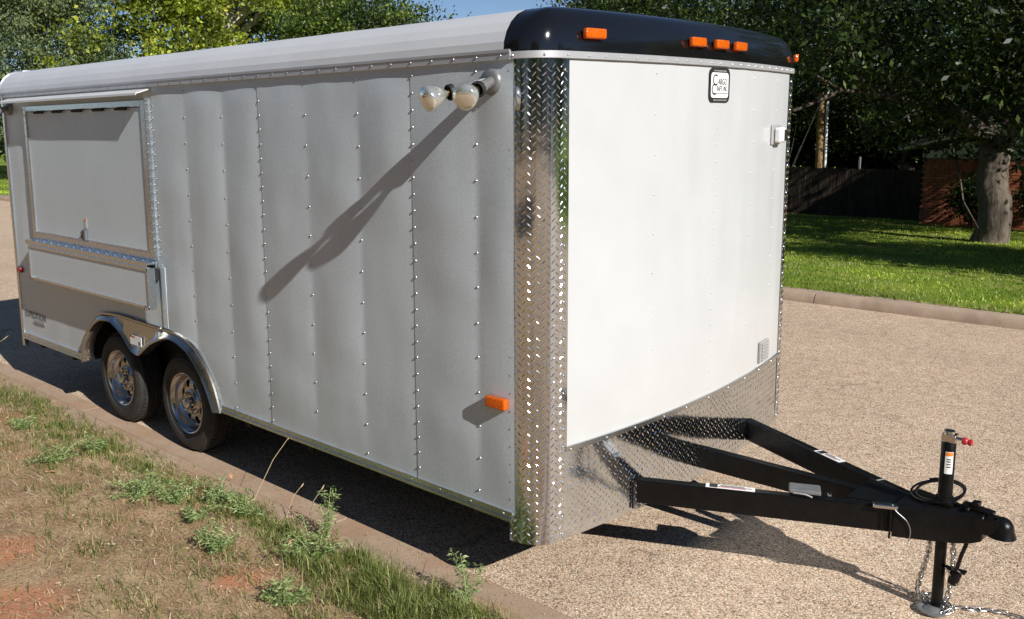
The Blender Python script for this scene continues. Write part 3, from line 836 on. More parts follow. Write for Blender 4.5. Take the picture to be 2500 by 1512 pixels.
# wheels
WR = .333
def wheel_meshes():
    t = MB()
    prof = [(.192, .035), (.205, .016), (.225, .008), (.235, .010), (.238, .005), (.262, .0), (.285, .003), (.30, .012), (.306, .011), (.318, .028), (.327, .040), (WR, .048)]
    for g in (.072, .105, .138): prof += [(WR, g - .006), (WR - .011, g - .004), (WR - .011, g + .004), (WR, g + .006)]
    prof += [(WR, .162), (.327, .17), (.318, .182), (.30, .198), (.262, .21), (.225, .202), (.195, .18)]
    t.lathe(prof, n=56)
    # tread blocks along both shoulders
    for k in range(56):
        a = 2 * math.pi * k / 56
        for y0, y1 in ((.036, .062), (.148, .174)):
            c, s = math.cos(a), math.sin(a); er = Vector((c, 0, s)); et = Vector((-s, 0, c))
            t.obox(er * (WR - .001) + Vector((0, (y0 + y1) / 2, 0)), (er, et, (0, 1, 0)), (.0035, .011, (y1 - y0) / 2))
    rim = MB()
    rim.lathe([(.192, .04), (.206, .020), (.209, .014), (.205, .010), (.198, .014), (.190, .030), (.184, .036), (.180, .052), (.172, .072), (.166, .080), (.160, .082)], n=56)
    rim.lathe([(.088, .066), (.082, .056), (.072, .050), (.045, .048)], n=48)
    nh = 8; R0_, R1_, RH, HR = .160, .088, .126, .0235
    def disc(r): return .066 + (.082 - .066) * (r - R1_) / (R0_ - R1_) - .010 * math.sin(math.pi * (r - R1_) / (R0_ - R1_))
    for k in range(nh):
        a0 = 2 * math.pi * k / nh; a1 = 2 * math.pi * (k + 1) / nh; am = (a0 + a1) / 2
        bd = [(R1_, a0 + (a1 - a0) * i / 6) for i in range(6)] + [(R1_ + (R0_ - R1_) * i / 6, a1) for i in range(6)] + [(R0_, a1 + (a0 - a1) * i / 6) for i in range(6)] + [(R0_ + (R1_ - R0_) * i / 6, a0) for i in range(6)]
        c = Vector((RH * math.cos(am), RH * math.sin(am)))
        P = [Vector((r * math.cos(a), r * math.sin(a))) for r, a in bd]
        Hc = []
        for q in P:
            d = (q - c).normalized(); Hc.append(c + d * HR)
        e3 = lambda q, dy=0: (q.x, disc(q.length) + dy, q.y)
        md = [(a_ + b_) / 2 for a_, b_ in zip(P, Hc)]
        lipc = [c + (q - c) * 1.22 for q in Hc]
        rim.rings([[e3(q) for q in P], [e3(q) for q in lipc], [e3(q, -.003) for q in [c + (h_ - c) * 1.08 for h_ in Hc]], [e3(q, .003) for q in Hc], [e3(q, .007) for q in Hc]], True)
    back = MB(); back.lathe([(.178, .128), (.05, .132), (.0005, .132)], n=40)
    hub = MB(); hub.lathe([(.036, .05), (.036, .022), (.034, .014), (.029, .008), (.024, .004), (.014, .001), (.0005, .0)], n=28)
    nuts = MB()
    for k in range(6):
        a = 2 * math.pi * k / 6; o = (.061 * math.cos(a), .05, .061 * math.sin(a))
        nuts.lathe([(.011, 0), (.011, -.02), (.008, -.027), (.0005, -.028)], o, (0, 1, 0), 6)
    return t, rim, back, hub, nuts
wt, wr, wb_, wh, wnut = wheel_meshes()
wheel0 = empty('wheel', (-2.940, .045, WR), T)
kids = [wt.build('tyre', M['tyre'], wheel0, smooth=True, angle=35), wr.build('rim', M['rim'], wheel0, smooth=True, angle=24),
        wb_.build('brake_drum', M['under'], wheel0, smooth=True), wh.build('hub_cap', M['chrome'], wheel0, smooth=True, angle=50), wnut.build('lug_nuts', M['chrome'], wheel0, kind='stuff')]
for x, y, rz in ((-3.880, .045, 0), (-2.940, W - .045, math.pi), (-3.880, W - .045, math.pi)):
    w_ = wheel0.copy(); COL.objects.link(w_); w_.location = (x, y, WR); w_.rotation_euler = (0, 0, rz)
    for c_ in kids:
        d_ = c_.copy(); COL.objects.link(d_); d_.parent = w_
        if rz == 0: d_.rotation_euler = (0, math.radians(17), 0)
for x in (-2.94, -3.88):
    MB().tube([(x, .15, WR - .02), (x, W - .15, WR - .02)], .038, 12).build('axle', M['under'], T, smooth=True)

# tongue
def tongue_beam(p0, p1, w, h):
    return MB().beam(p0, p1, w, h).build('tongue_beam', M['black'], T, bevel=.006, seg=2)
TZ = .408; TH = .116
nb_ = tongue_beam((-.3, .445, TZ), (1.285, 1.215, TZ), .050, TH)
fb_ = tongue_beam((-.3, W - .445, TZ), (1.285, W - 1.215, TZ), .050, TH)
cb_ = tongue_beam((-.3, 1.285, TZ + .002), (1.16, 1.285, TZ + .002), .050, TH - .006)
def on_beam(p0, p1, t0, t1, w, z, mat, parent, name):
    p0 = Vector(p0); p1 = Vector(p1); a = p0.lerp(p1, t0); b = p0.lerp(p1, t1); a.z = b.z = z
    return MB().beam(a, b, w, .0016).build(name, mat, parent)
for (ya, yb, ta, tb, pr) in ((.445, 1.215, .488, .612, nb_), (W - .445, W - 1.215, .60, .70, fb_)):
    a, b = (-.3, ya, 0), (1.285, yb, 0)
    on_beam(a, b, ta, tb, .046, TZ + TH / 2 + .0014, M['label'], pr, 'sticker')
    on_beam(a, b, ta + .01, ta + .03, .040, TZ + TH / 2 + .0034, M['ink'], pr, 'sticker_print')
    on_beam(a, b, ta + .035, tb - .008, .004, TZ + TH / 2 + .0034, M['greyink'], pr, 'sticker_print')
    on_beam((a[0], a[1] + .012, 0), (b[0], b[1] + .012, 0), ta + .035, tb - .03, .003, TZ + TH / 2 + .0034, M['greyink'], pr, 'sticker_print')
    on_beam((a[0], a[1] - .012, 0), (b[0], b[1] - .012, 0), ta + .035, tb - .02, .003, TZ + TH / 2 + .0034, M['redink'], pr, 'sticker_print')
on_beam((-.3, W - .445, 0), (1.285, W - 1.215, 0), .842, .846, .05, TZ + TH / 2 + .0016, M['greyplastic'], fb_, 'weld_mark')
# breakaway switch box on the near beam
d_ = Vector((1.585, .77, 0)).normalized(); s_ = Vector((-d_.y, d_.x, 0))
c_ = Vector((.845, 1.045, .482))
bx_ = MB().obox(c_, (d_, s_, (0, 0, 1)), (.068, .046, .010)).build('breakaway_box', M['lampgrey'], T, bevel=.005)
MB().obox(c_ - Vector((0, 0, .035)), (d_, s_, (0, 0, 1)), (.066, .046, .0225)).build('box_body', M['black'], bx_, bevel=.004)
MB().obox(c_ + d_ * .105 - Vector((0, 0, .012)) - s_ * .02, (d_, s_, (0, 0, 1)), (.010, .016, .014)).build('plunger', M['chrome'], bx_, bevel=.003)
m = MB(); m.tube(cr([c_ + d_ * -.05 - s_ * .06 - Vector((0, 0, .0)), c_ - s_ * .075 + Vector((0, 0, .004)), c_ + d_ * .03 - s_ * .06 - Vector((0, 0, .012))], 5), .0035, 6); m.build('cable_loop', M['greyplastic'], bx_, smooth=True)
# cross plate at the front of the A frame
m = MB(); m.add([(1.00, 1.12, TZ + .06), (1.00, W - 1.12, TZ + .06), (1.27, W - 1.21, TZ + .06), (1.27, 1.21, TZ + .06), (1.00, 1.12, TZ + .052), (1.00, W - 1.12, TZ + .052), (1.27, W - 1.21, TZ + .052), (1.27, 1.21, TZ + .052)], [(0, 3, 2, 1), (4, 5, 6, 7), (0, 1, 5, 4), (1, 2, 6, 5), (2, 3, 7, 6), (3, 0, 4, 7)])
m.build('gusset', M['black'], T)
# safety loops on the near beam
MB().obox((1.175, 1.115, TZ + TH / 2 + .010), (d_, s_, (0, 0, 1)), (.05, .018, .010)).build('chain_bracket', M['chrome'], T, bevel=.004)

# coupler
def sect(x, w, z0, z1, r=.012):
    y0 = YC - w; y1 = YC + w
    return [(x, y0, z0), (x, y0, z1 - r), (x, y0 + r, z1), (x, y1 - r, z1), (x, y1, z1 - r), (x, y1, z0)]
m = MB()
m.rings([sect(1.205, .146, .342, .486), sect(1.26, .122, .342, .490), sect(1.34, .088, .344, .494), sect(1.43, .058, .352, .496), sect(1.49, .044, .364, .496), sect(1.53, .043, .385, .498)], True, True)
cpl = m.build('coupler', M['black'], T, smooth=True, angle=35, bevel=.003)
m = MB()
rs = []
for k in range(9):
    a = math.pi / 2 * k / 8; rs.append([(1.592 + .046 * math.cos(a) * math.cos(b), YC + .046 * math.cos(a) * math.sin(b), .448 + .052 * math.sin(a)) for b in steps(0, 2 * math.pi * 23 / 24, 24)])
rs.insert(0, [(1.592 + .052 * math.cos(b), YC + .052 * math.sin(b), .430) for b in steps(0, 2 * math.pi * 23 / 24, 24)])
rs.insert(0, [(1.592 + .056 * math.cos(b), YC + .056 * math.sin(b), .416) for b in steps(0, 2 * math.pi * 23 / 24, 24)])
m.rings(rs, True, True); m.box(1.50, 1.592, YC - .044, YC + .044, .42, .485)
m.build('ball_socket', M['black'], cpl, smooth=True, angle=40)
m = MB(); m.beam((1.44, YC, .520), (1.562, YC, .506), .034, .016); m.beam((1.475, YC, .530), (1.505, YC, .532), .040, .02); m.tube([(1.47, YC - .05, .512), (1.47, YC + .05, .512)], .008, 8)
m.build('latch_lever', M['black'], cpl, bevel=.003)
m = MB(); m.tube(cr([(1.203, YC - .148, .489), (1.222, YC - .147, .462), (1.262, YC - .133, .425), (1.276, YC - .124, .380), (1.272, YC - .125, .334)], 6), .0022, 6); m.build('coupler_edge_highlight', M['lampgrey'], cpl, smooth=True)  # grey tube stands in for the highlight along the rounded coupler plate
random.seed(4); m = MB()
for (a, b) in (((1.200, YC - .152, .335), (1.200, YC - .152, .480)), ((1.01, 1.12, .466), (1.26, 1.212, .466)), ((1.01, W - 1.12, .466), (1.26, W - 1.212, .466)), ((.205, .625, .470), (.205, .665, .468)), ((.205, .622, .335), (.205, .622, .466))):
    a = Vector(a); b = Vector(b); k = int((b - a).length / .007) + 2
    m.tube([a.lerp(b, i / (k - 1)) + Vector((random.uniform(-.001, .001), 0, random.uniform(-.001, .001))) for i in range(k)], [.0042 + .0016 * (i % 2) for i in range(k)], 6)
m.build('weld_bead', M['black'], T, smooth=True, kind='stuff')
# jack
jk = empty('tongue_jack', (1.366, YC, 0), T)
m = MB(); m.lathe([(.0005, .335), (.029, .335), (.029, .775), (.026, .78), (.0005, .78)], (0, 0, 0), (0, 0, 1), 28); m.build('outer_tube', M['black'], jk, smooth=True, angle=40)
m = MB(); m.lathe([(.0235, .015), (.0235, .34)], (0, 0, 0), (0, 0, 1), 24); m.build('inner_tube', M['black'], jk, smooth=True)
m = MB(); m.lathe([(.0005, .006), (.055, .006), (.062, .010), (.064, .018), (.058, .020), (.040, .014), (.030, .022), (.0005, .024)], (-.005, -.035, 0), (0, 0, 1), 28); m.build('foot', M['lampgrey'], jk, smooth=True, angle=40)
m = MB(); m.box(-.024, .030, -.024, .024, .778, .812); m.lathe([(.0005, .0), (.022, .0), (.022, .014), (.0005, .014)], (0, 0, .811), (0, 0, 1), 16)
m.build('crank_head', M['chrome'], jk, smooth=True, bevel=.004)
m = MB(); m.tube([(.028, 0, .795), (.055, .008, .792)], .008, 8); m.build('crank_arm', M['chrome'], jk, smooth=True)
m = MB(); m.lathe([(.0005, -.006), (.013, -.004), (.017, .005), (.017, .013), (.011, .018), (.014, .024), (.016, .031), (.010, .037), (.0005, .038)], (.052, .006, .790), (1, .2, -.12), 14); m.build('crank_knob', M['redplastic'], jk, smooth=True, angle=50)
m = MB(); a0 = math.radians(-62); n_ = 8
rr = .0298
m.rings([[(rr * math.cos(a), rr * math.sin(a), z) for a in steps(a0 - .55, a0 + .55, n_)] for z in (.640, .738)], False); jst = m.build('sticker', M['label'], jk, smooth=True)
m = MB(); m.rings([[((rr + .0006) * math.cos(a), (rr + .0006) * math.sin(a), z) for a in steps(a0 - .5, a0 + .5, n_)] for z in (.720, .736)], False); m.build('sticker_print', M['orangeink'], jk)
m = MB()
for z in (.668, .680, .692, .702): m.rings([[((rr + .0006) * math.cos(a), (rr + .0006) * math.sin(a), q) for a in steps(a0 - .3, a0 + .25, 5)] for q in (z, z + .005)], False)
m.build('sticker_print', M['ink'], jk)
m = MB(); m.box(-.040, .040, -.040, .040, .497, .512); m.lathe([(.036, .505), (.036, .53), (.030, .532)], (0, 0, 0), (0, 0, 1), 24); m.build('jack_collar', M['black'], jk, smooth=True, angle=40)
# coiled cable round the jack
m = MB(); pth = []
for k in range(66):
    a = 2 * math.pi * k / 30 + 1.2; R_ = .094 + .010 * math.sin(a * .5)
    pth.append((1.325 + R_ * math.cos(a) * 1.05, YC + .055 + R_ * math.sin(a) * 1.05, .522 + .022 * math.sin(a + .6) + .004 * k / 30))
m.tube(pth, .0058, 6); m.build('coiled_cable', M['black'], T, smooth=True)
# lamp plug on its lead
m = MB(); m.tube(cr([(1.475, YC - .015, .40), (1.472, YC - .02, .36), (1.455, YC - .03, .29), (1.440, YC - .02, .225)], 6), .0085, 8); ld = m.build('plug_lead', M['black'], T, smooth=True)
m = MB(); m.lathe([(.0005, 0), (.020, 0), (.022, .015), (.024, .05), (.020, .062), (.0005, .062)], (1.424, YC - .01, .150), (.25, 0, 1), 14); m.box(1.39, 1.475, YC - .028, YC + .008, .212, .218)
m.build('plug', M['black'], ld, smooth=True, angle=40)
m = MB(); m.tube([(1.398, YC - .03, .222), (1.448, YC - .02, .150)], .0035, 6); m.tube([(1.445, YC - .03, .225), (1.470, YC - .02, .205)], .0035, 6); m.build('plug_pins', M['chrome'], ld, smooth=True)
# safety chain
def link_mesh():
    m = MB(); pth = []
    for k in range(16):
        a = 2 * math.pi * k / 16; pth.append((.0095 * math.cos(a) , (.011 if math.sin(a) > 0 else -.011) + .0095 * math.sin(a), 0))
    m.tube(pth, .0034, 6, loop=True)
    return m
def chain(path, step=.026):
    P = [Vector(p) for p in cr(path, 10)]; S = [0]
    for a, b in zip(P, P[1:]): S.append(S[-1] + (b - a).length)
    root = None; me = None; s = 0; k = 0
    while s < S[-1]:
        i = max(j for j in range(len(S)) if S[j] <= s); i = min(i, len(P) - 2)
        p = P[i].lerp(P[i + 1], (s - S[i]) / max(S[i + 1] - S[i], 1e-6)); d = (P[i + 1] - P[i]).normalized()
        a = Vector((0, 0, 1)) if abs(d.z) < .9 else Vector((1, 0, 0)); x = d.cross(a).normalized(); z = x.cross(d)
        R_ = Matrix((x, d, z)).transposed().to_4x4() @ Matrix.Rotation((k % 2) * math.pi / 2 + .4 * math.sin(k * 1.7), 4, 'Y')
        R_.translation = p
        if root is None:
            o = link_mesh().build('safety_chain', M['chain'], T, smooth=True, angle=180); me = o.data; o.matrix_local = R_; root = o; inv = R_.inverted()
        else:
            o = bpy.data.objects.new('link', me); COL.objects.link(o); o.parent = root; o.matrix_local = inv @ R_
        s += step; k += 1
chain([(1.325, YC - .02, .34), (1.318, YC, .27), (1.300, YC + .02, .19), (1.275, YC + .05, .10), (1.262, YC + .07, .03), (1.285, YC + .055, .012), (1.33, YC + .03, .016), (1.37, YC + .06, .022), (1.40, YC + .02, .012), (1.43, YC + .06, .012), (1.48, YC + .09, .010), (1.54, YC + .13, .010), (1.60, YC + .155, .010)])
chain([(1.40, YC + .03, .34), (1.402, YC + .055, .25), (1.398, YC + .06, .12), (1.385, YC + .05, .03), (1.33, YC + .08, .02), (1.29, YC + .06, .03), (1.31, YC + .03, .035), (1.36, YC + .00, .03), (1.41, YC - .02, .02), (1.40, YC - .05, .012), (1.43, YC - .01, .03), (1.39, YC + .03, .035)])
m = MB(); m.tube(cr([(1.60, YC + .155, .010), (1.635, YC + .165, .012), (1.665, YC + .162, .012), (1.672, YC + .148, .012), (1.65, YC + .140, .012), (1.625, YC + .150, .012)], 5), .0048, 6); m.build('chain_hook', M['chain'], T, smooth=True)

# twin flood lamps
def flood(x):
    b = MB(); b.lathe([(.0005, -.018), (.040, -.018), (.052, -.012), (.056, 0), (.056, .012)], (0, 0, 0), (0, 1, 0), 28)
    o = b.build('flood_lamp', M['lampgrey'], T, smooth=True, angle=50, loc=(x, -.014, 2.318))
    def arm(a, d, name_off, ext):
        a = Vector(a); d = Vector(d).normalized() * .90; a = a + d * ext
        if ext: MB().lathe([(.017, -ext), (.018, .004)], a, d, 16).build('lamp_stem', M['greyplastic'], o, smooth=True)
        s = MB(); s.lathe([(.0005, -.01), (.019, -.01), (.021, .0), (.023, .055), (.028, .085), (.030, .105), (.024, .106), (.023, .09)], a, d, 20)
        s.build('lamp_socket', M['lampgrey'], o, smooth=True, angle=50)
        s = MB(); s.lathe([(.0305, .098), (.0335, .100), (.0335, .118), (.028, .120)], a, d, 20); s.build('gasket', M['ink'], o, smooth=True, angle=50)
        s = MB(); s.lathe([(.014, .105), (.015, .135)], a, d, 16); s.build('screw_base', M['brass'], o, smooth=True)
        s = MB(); s.lathe([(.015, .132), (.020, .140), (.030, .155), (.041, .176), (.049, .200), (.053, .218), (.0535, .224), (.051, .229), (.038, .237), (.020, .242), (.0005, .243)], a, d, 32); s.build('bulb', M['bulb'], o, smooth=True, angle=60)
    arm((.012, -.018, .0), (.22, -.93, -.30), 0, .0)
    arm((-.016, -.030, -.002), (-.22, -.94, -.24), 1, .065)
    return o
flood(-.105); flood(-5.37)

# ------------------------------------------------------------------ vegetation helpers
def leaf_quads(Cn, L, Wd, droop=0.0, rng=RNG):
    n = len(Cn)
    u = rng.normal(size=(n, 3)); u[:, 2] -= droop; u /= np.linalg.norm(u, axis=1)[:, None]
    w = rng.normal(size=(n, 3)); w -= (w * u).sum(1)[:, None] * u; w /= np.linalg.norm(w, axis=1)[:, None]
    k = rng.uniform(.65, 1.35, (n, 1)); a = u * L * .5 * k; b = w * Wd * .5 * k
    V = np.empty((n, 4, 3)); V[:, 0] = Cn - a; V[:, 1] = Cn - a * .1 + b; V[:, 2] = Cn + a; V[:, 3] = Cn - a * .1 - b
    F = np.arange(n * 4).reshape(n, 4)
    return V.reshape(-1, 3), F
def branch(rng, p, d, L, r0, n=6, wig=.25, up=.1):
    pts = [np.array(p, float)]; d = np.array(d, float); d /= np.linalg.norm(d)
    for i in range(n):
        d = d + rng.normal(size=3) * wig * .5 + np.array([0, 0, up]) * .3; d /= np.linalg.norm(d)
        pts.append(pts[-1] + d * L / n)
    return pts, [r0 * (1 - .8 * i / n) for i in range(n + 1)]
def tree_meshes(seed, height, cr_, z0, trunk_r, n_leaf, L, Wd, clump=.45, limbs=9, fork=None, per=70, bare=1.0, trunk_top=.7, droop=.3, lift=0.0):
    """trunk + limbs mesh and a crown mesh, around the origin"""
    rng = np.random.default_rng(seed)
    m = MB()
    top = height * trunk_top
    tp = [(0, 0, -.15), (0, 0, .0)]; tr_ = [trunk_r * 1.5, trunk_r * 1.28]
    zt = fork or top
    k = 7; x = y = 0
    for i in range(1, k + 1):
        x += rng.normal() * .04; y += rng.normal() * .04
        tp.append((x, y, zt * i / k)); tr_.append(trunk_r * (1.12 - (.45 if fork is None else .15) * i / k))
    m.tube(tp, tr_, 12)
    tips = []
    for i in range(limbs):
        a = 2 * math.pi * (i + rng.uniform(-.3, .3)) / limbs * 2.4
        hz = zt * rng.uniform(.55, 1.0) if fork is None else zt * rng.uniform(.9, 1.0)
        kk = min(int(hz / zt * k) + 1, k + 1); b = tp[kk]
        el = rng.uniform(.25, 1.0)
        d = (math.cos(a), math.sin(a), el)
        Lb = cr_ * rng.uniform(.65, 1.0) * (1.15 if el > .7 else 1)
        if fork: Lb = max(Lb, (height - zt) * .55 * el)
        P, R_ = branch(rng, (b[0], b[1], hz), d, Lb, trunk_r * rng.uniform(.38, .55), 7, .28, .12)
        m.tube(P, R_, 7); tips += P[3:]
        for j in range(4):
            q = P[rng.integers(2, 7)]
            d2 = rng.normal(size=3) * .8 + np.array([math.cos(a), math.sin(a), .3])
            P2, R2 = branch(rng, q, d2, Lb * rng.uniform(.35, .6), trunk_r * .16, 5, .35, .1)
            m.tube(P2, R2, 5); tips += P2[2:]
    tips = np.array(tips)
    nc = n_leaf // per
    # clump centres: half along the limbs, half through the crown's volume
    cz = (z0 + height) / 2; rz = (height - z0) / 2
    v = rng.normal(size=(nc, 3)); v /= np.linalg.norm(v, axis=1)[:, None]
    rad = rng.uniform(.25, 1, nc) ** .45
    lump = 1 + .22 * np.sin(v[:, 0] * 5 + seed) * np.cos(v[:, 1] * 4 + seed * 2) + .15 * np.sin(v[:, 2] * 7 + seed)
    cen = v * (rad * lump)[:, None] * np.array([cr_, cr_, rz]) + np.array([0, 0, cz])
    h_ = int(nc * .4)
    cen[:h_] = tips[rng.integers(0, len(tips), h_)] + rng.normal(size=(h_, 3)) * clump * .6
    cen = cen[cen[:, 2] > z0 * .9]
    nl = len(cen) * per
    sz = np.repeat(rng.uniform(.5, 1.3, len(cen)) * clump, per)
    g = rng.normal(size=(nl, 3)) * np.array([1, 1, .62])
    pts = np.repeat(cen, per, 0) + g * sz[:, None]
    left = np.clip(-(pts[:, 0] + pts[:, 1]) * .707 - 1.6, 0, 9)
    pts = pts[pts[:, 2] > z0 * .8 + lift * left]
    V, F = leaf_quads(pts, L, Wd, droop, rng)
    return m, np_mesh('crown', V, F)
TREES = {}
def tree(kind, name, loc, label, cat='tree', rz=0.0, sc=1.0, bark=None, leaf=None, group=None, **kw):
    if kind not in TREES:
        m, crown = tree_meshes(**kw)
        root = empty(name, loc, label=label, cat=cat, group=group)
        a = m.build('trunk', bark, root, smooth=True, angle=180); b = link('crown', crown, leaf, root)
        TREES[kind] = (root, [a, b])
    else:
        r0, ks = TREES[kind]
        root = r0.copy(); COL.objects.link(root); root.location = loc; root['label'] = label
        root.name = name
        for c in ks:
            d = c.copy(); COL.objects.link(d); d.parent = root
    root.rotation_euler = (0, 0, rz); root.scale = (sc, sc, sc)
    return root
def gz(x, y): return lawn_z(x, y)

# the big shade tree on the lawn at the right
BT = (-3.05, 18.2)
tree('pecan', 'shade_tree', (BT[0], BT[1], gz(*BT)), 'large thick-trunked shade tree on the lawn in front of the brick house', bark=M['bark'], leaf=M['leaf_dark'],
     seed=3, height=10.5, cr_=5.6, z0=2.0, lift=.55, trunk_r=.285, n_leaf=84000, L=.14, Wd=.058, clump=.42, limbs=8, fork=2.0, per=58, droop=.5)
tree('pecan', 'shade_tree', (15.0, 19.5, gz(15, 19.5)), 'shade tree out of frame to the right of the brick house', rz=2.1, sc=1.0)
tree('pecan', 'shade_tree', (5.5, 31.0, gz(5.5, 31)), 'shade tree out of frame behind the brick house', rz=4.0, sc=1.05)
tree('pecan', 'shade_tree', (-9.0, 30.5, gz(-9, 30.5)), 'dark leafy tree behind the fence and utility pole', rz=1.0, sc=.95)
tree('pecan', 'shade_tree', (-15.5, 27.0, gz(-15.5, 27)), 'dark leafy tree rising just behind the black nose cap', rz=5.2, sc=.9)
# yellow-green cottonwood with pale limbs, behind the roof at the left
tree('cottonwood', 'cottonwood_tree', (-36.5, 22.0, gz(-36.5, 22)), 'yellow-green tree with pale bare limbs above the trailer roof', bark=M['bark_pale'], leaf=M['leaf_yellow'],
     seed=8, height=13.0, cr_=6.2, z0=1.6, trunk_r=.40, n_leaf=56000, L=.19, Wd=.13, clump=.46, limbs=22, per=70, trunk_top=.75, droop=.2)
tree('oak', 'oak_tree', (-25.6, 20.5, gz(-25.6, 20.5)), 'mid-green tree beside the sky gap, right of the yellow-green tree', sc=.72, bark=M['bark'], leaf=M['leaf_mid'],
     seed=15, height=10.5, cr_=4.6, z0=1.5, trunk_r=.24, n_leaf=52000, L=.20, Wd=.11, clump=.55, limbs=10, per=55)
tree('oak', 'oak_tree', (-32.0, 34.0, gz(-32, 34)), 'low far tree under the blue sky gap', rz=2.0, sc=.72)
tree('oak', 'oak_tree', (-24.0, 36.0, gz(-24, 36)), 'far tree just right of the blue sky gap', rz=4.3, sc=.80)
tree('oak', 'oak_tree', (-20.0, 31.5, gz(-20, 31.5)), 'far tree above the top front corner of the trailer roof', rz=.8, sc=.86)
tree('juniper', 'juniper_tree', (-41.0, 15.0, gz(-41, 15)), 'dense grey-green evergreen at the left edge above the roof end', sc=.76, bark=M['bark'], leaf=M['leaf_juniper'],
     seed=22, height=13.5, cr_=5.6, z0=.9, trunk_r=.28, n_leaf=90000, L=.20, Wd=.085, clump=.40, limbs=12, per=60, trunk_top=.9, droop=-.2)
tree('juniper', 'juniper_tree', (-56.0, 17.0, gz(-56, 17)), 'dark evergreen behind the rear end of the trailer at the left edge', rz=2.4, sc=1.05)
tree('bush', 'leafy_shrub', (-35.8, 13.5, gz(-35.8, 13.5)), 'small yellow-green shrub top peeping over the roof left of the other one', cat='shrub', bark=M['bark'], leaf=M['leaf_yellow'],
     seed=31, height=5.2, cr_=1.0, z0=.3, trunk_r=.06, n_leaf=7000, L=.15, Wd=.10, clump=.24, limbs=7, per=30)
tree('bush', 'leafy_shrub', (-28.4, 13.5, gz(-28.4, 13.5)), 'small yellow-green shrub top peeping over the roof nearer the middle', cat='shrub', rz=1.9, sc=.98)
# unseen trees added to reflect in the bare metal and shade the lawn
tree('oak', 'oak_tree', (6.2, 12.9, gz(6.2, 12.9)), 'unseen lawn tree added out of frame right of the thick-trunked tree', rz=2.6, sc=.64)  # out of view, added to throw shade bands across the lawn
tree('oak', 'oak_tree', (10.0, -13.0, .6), 'unseen tree added behind the camera for reflections', rz=1.2, sc=.8)
tree('oak', 'oak_tree', (-5.5, -10.5, .7), 'unseen tree added behind and left of the camera for reflections', rz=3.2, sc=.8)
tree('pecan', 'shade_tree', (27.0, 14.0, gz(27, 14)), 'shade tree far down the street ahead of the trailer', rz=.4, sc=.9)

# far-off wood closing the view
rng = np.random.default_rng(77)
n = 80000
wx = rng.uniform(-190, 26, n); wy = rng.uniform(38, 50, n)
hh = 8.2 + 2.2 * np.sin(wx * .23) + 1.6 * np.sin(wx * .61 + 1) + 1.0 * np.sin(wx * 1.7 + wy)
gap = np.exp(-((wx + 45) / 5.0) ** 2); hh = hh * (1 - .42 * gap)
wz = -.9 + hh * rng.uniform(0, 1, n) ** .75
n2 = 16000; wx = np.concatenate([wx, rng.uniform(-44, 6, n2)]); wy = np.concatenate([wy, rng.uniform(30, 35, n2)]); wz = np.concatenate([wz, -1 + 3.6 * rng.uniform(0, 1, n2) ** .8])
V, F = leaf_quads(np.stack([wx, wy, wz], 1), .55, .34, .2, rng)
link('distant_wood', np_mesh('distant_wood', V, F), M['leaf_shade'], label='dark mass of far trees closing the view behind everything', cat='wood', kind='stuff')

n = 20000
wx = rng.uniform(-70, 60, n); wy = rng.uniform(-44, -34, n)
wz = .8 + (8.0 + 2.0 * np.sin(wx * .27) + 1.5 * np.sin(wx * .7 + 1)) * rng.uniform(0, 1, n) ** .75
V, F = leaf_quads(np.stack([wx, wy, wz], 1), .9, .6, .2, rng)
link('distant_wood', np_mesh('distant_wood', V, F), M['leaf_mid'], label='row of unseen trees added behind the camera for reflections', cat='wood', kind='stuff')  # out of view, added to darken what the metal reflects

n = 14000
wx = rng.uniform(44, 58, n); wy = rng.uniform(-34, 40, n); wz = .3 + (8.5 + 1.5 * np.sin(wy * .4) + 1.2 * np.sin(wy * .9 + 1)) * rng.uniform(0, 1, n) ** .75
V, F = leaf_quads(np.stack([wx, wy, wz], 1), .9, .6, .2, rng)
link('distant_wood', np_mesh('distant_wood', V, F), M['leaf_dark'], label='trees at the far end of the street ahead of the trailer', cat='wood', kind='stuff')

# ------------------------------------------------------------------ house, fence, pole
HX, HY, HG = -6.02, 23.0, -.66
house = empty('brick_house', (HX, HY, HG), label='low red brick house in tree shade behind the thick-trunked tree', cat='house')
m = MB(); m.box(.02, 9.0, .06, 7.0, 0, 1.74); m.build('wall', M['mortar'], house)
def brick_mesh():
    b = MB().box(0, .204, 0, .07, 0, .064); return b
bme = None
random.seed(3)
cnt = 0
for r_ in range(23):
    z = r_ * .0745
    for c_i in range(-1, 13):
        x = c_i * .215 + (.1075 if r_ % 2 else 0)
        if x < 0: continue
        if x > 2.7: continue
        if bme is None:
            o = brick_mesh().build('brick', M['brick'], house, bevel=.004); bme = o.data
        else:
            o = bpy.data.objects.new('brick', bme); COL.objects.link(o); o.parent = house
        o.location = (x, random.uniform(-.003, .003), z + .005); cnt += 1
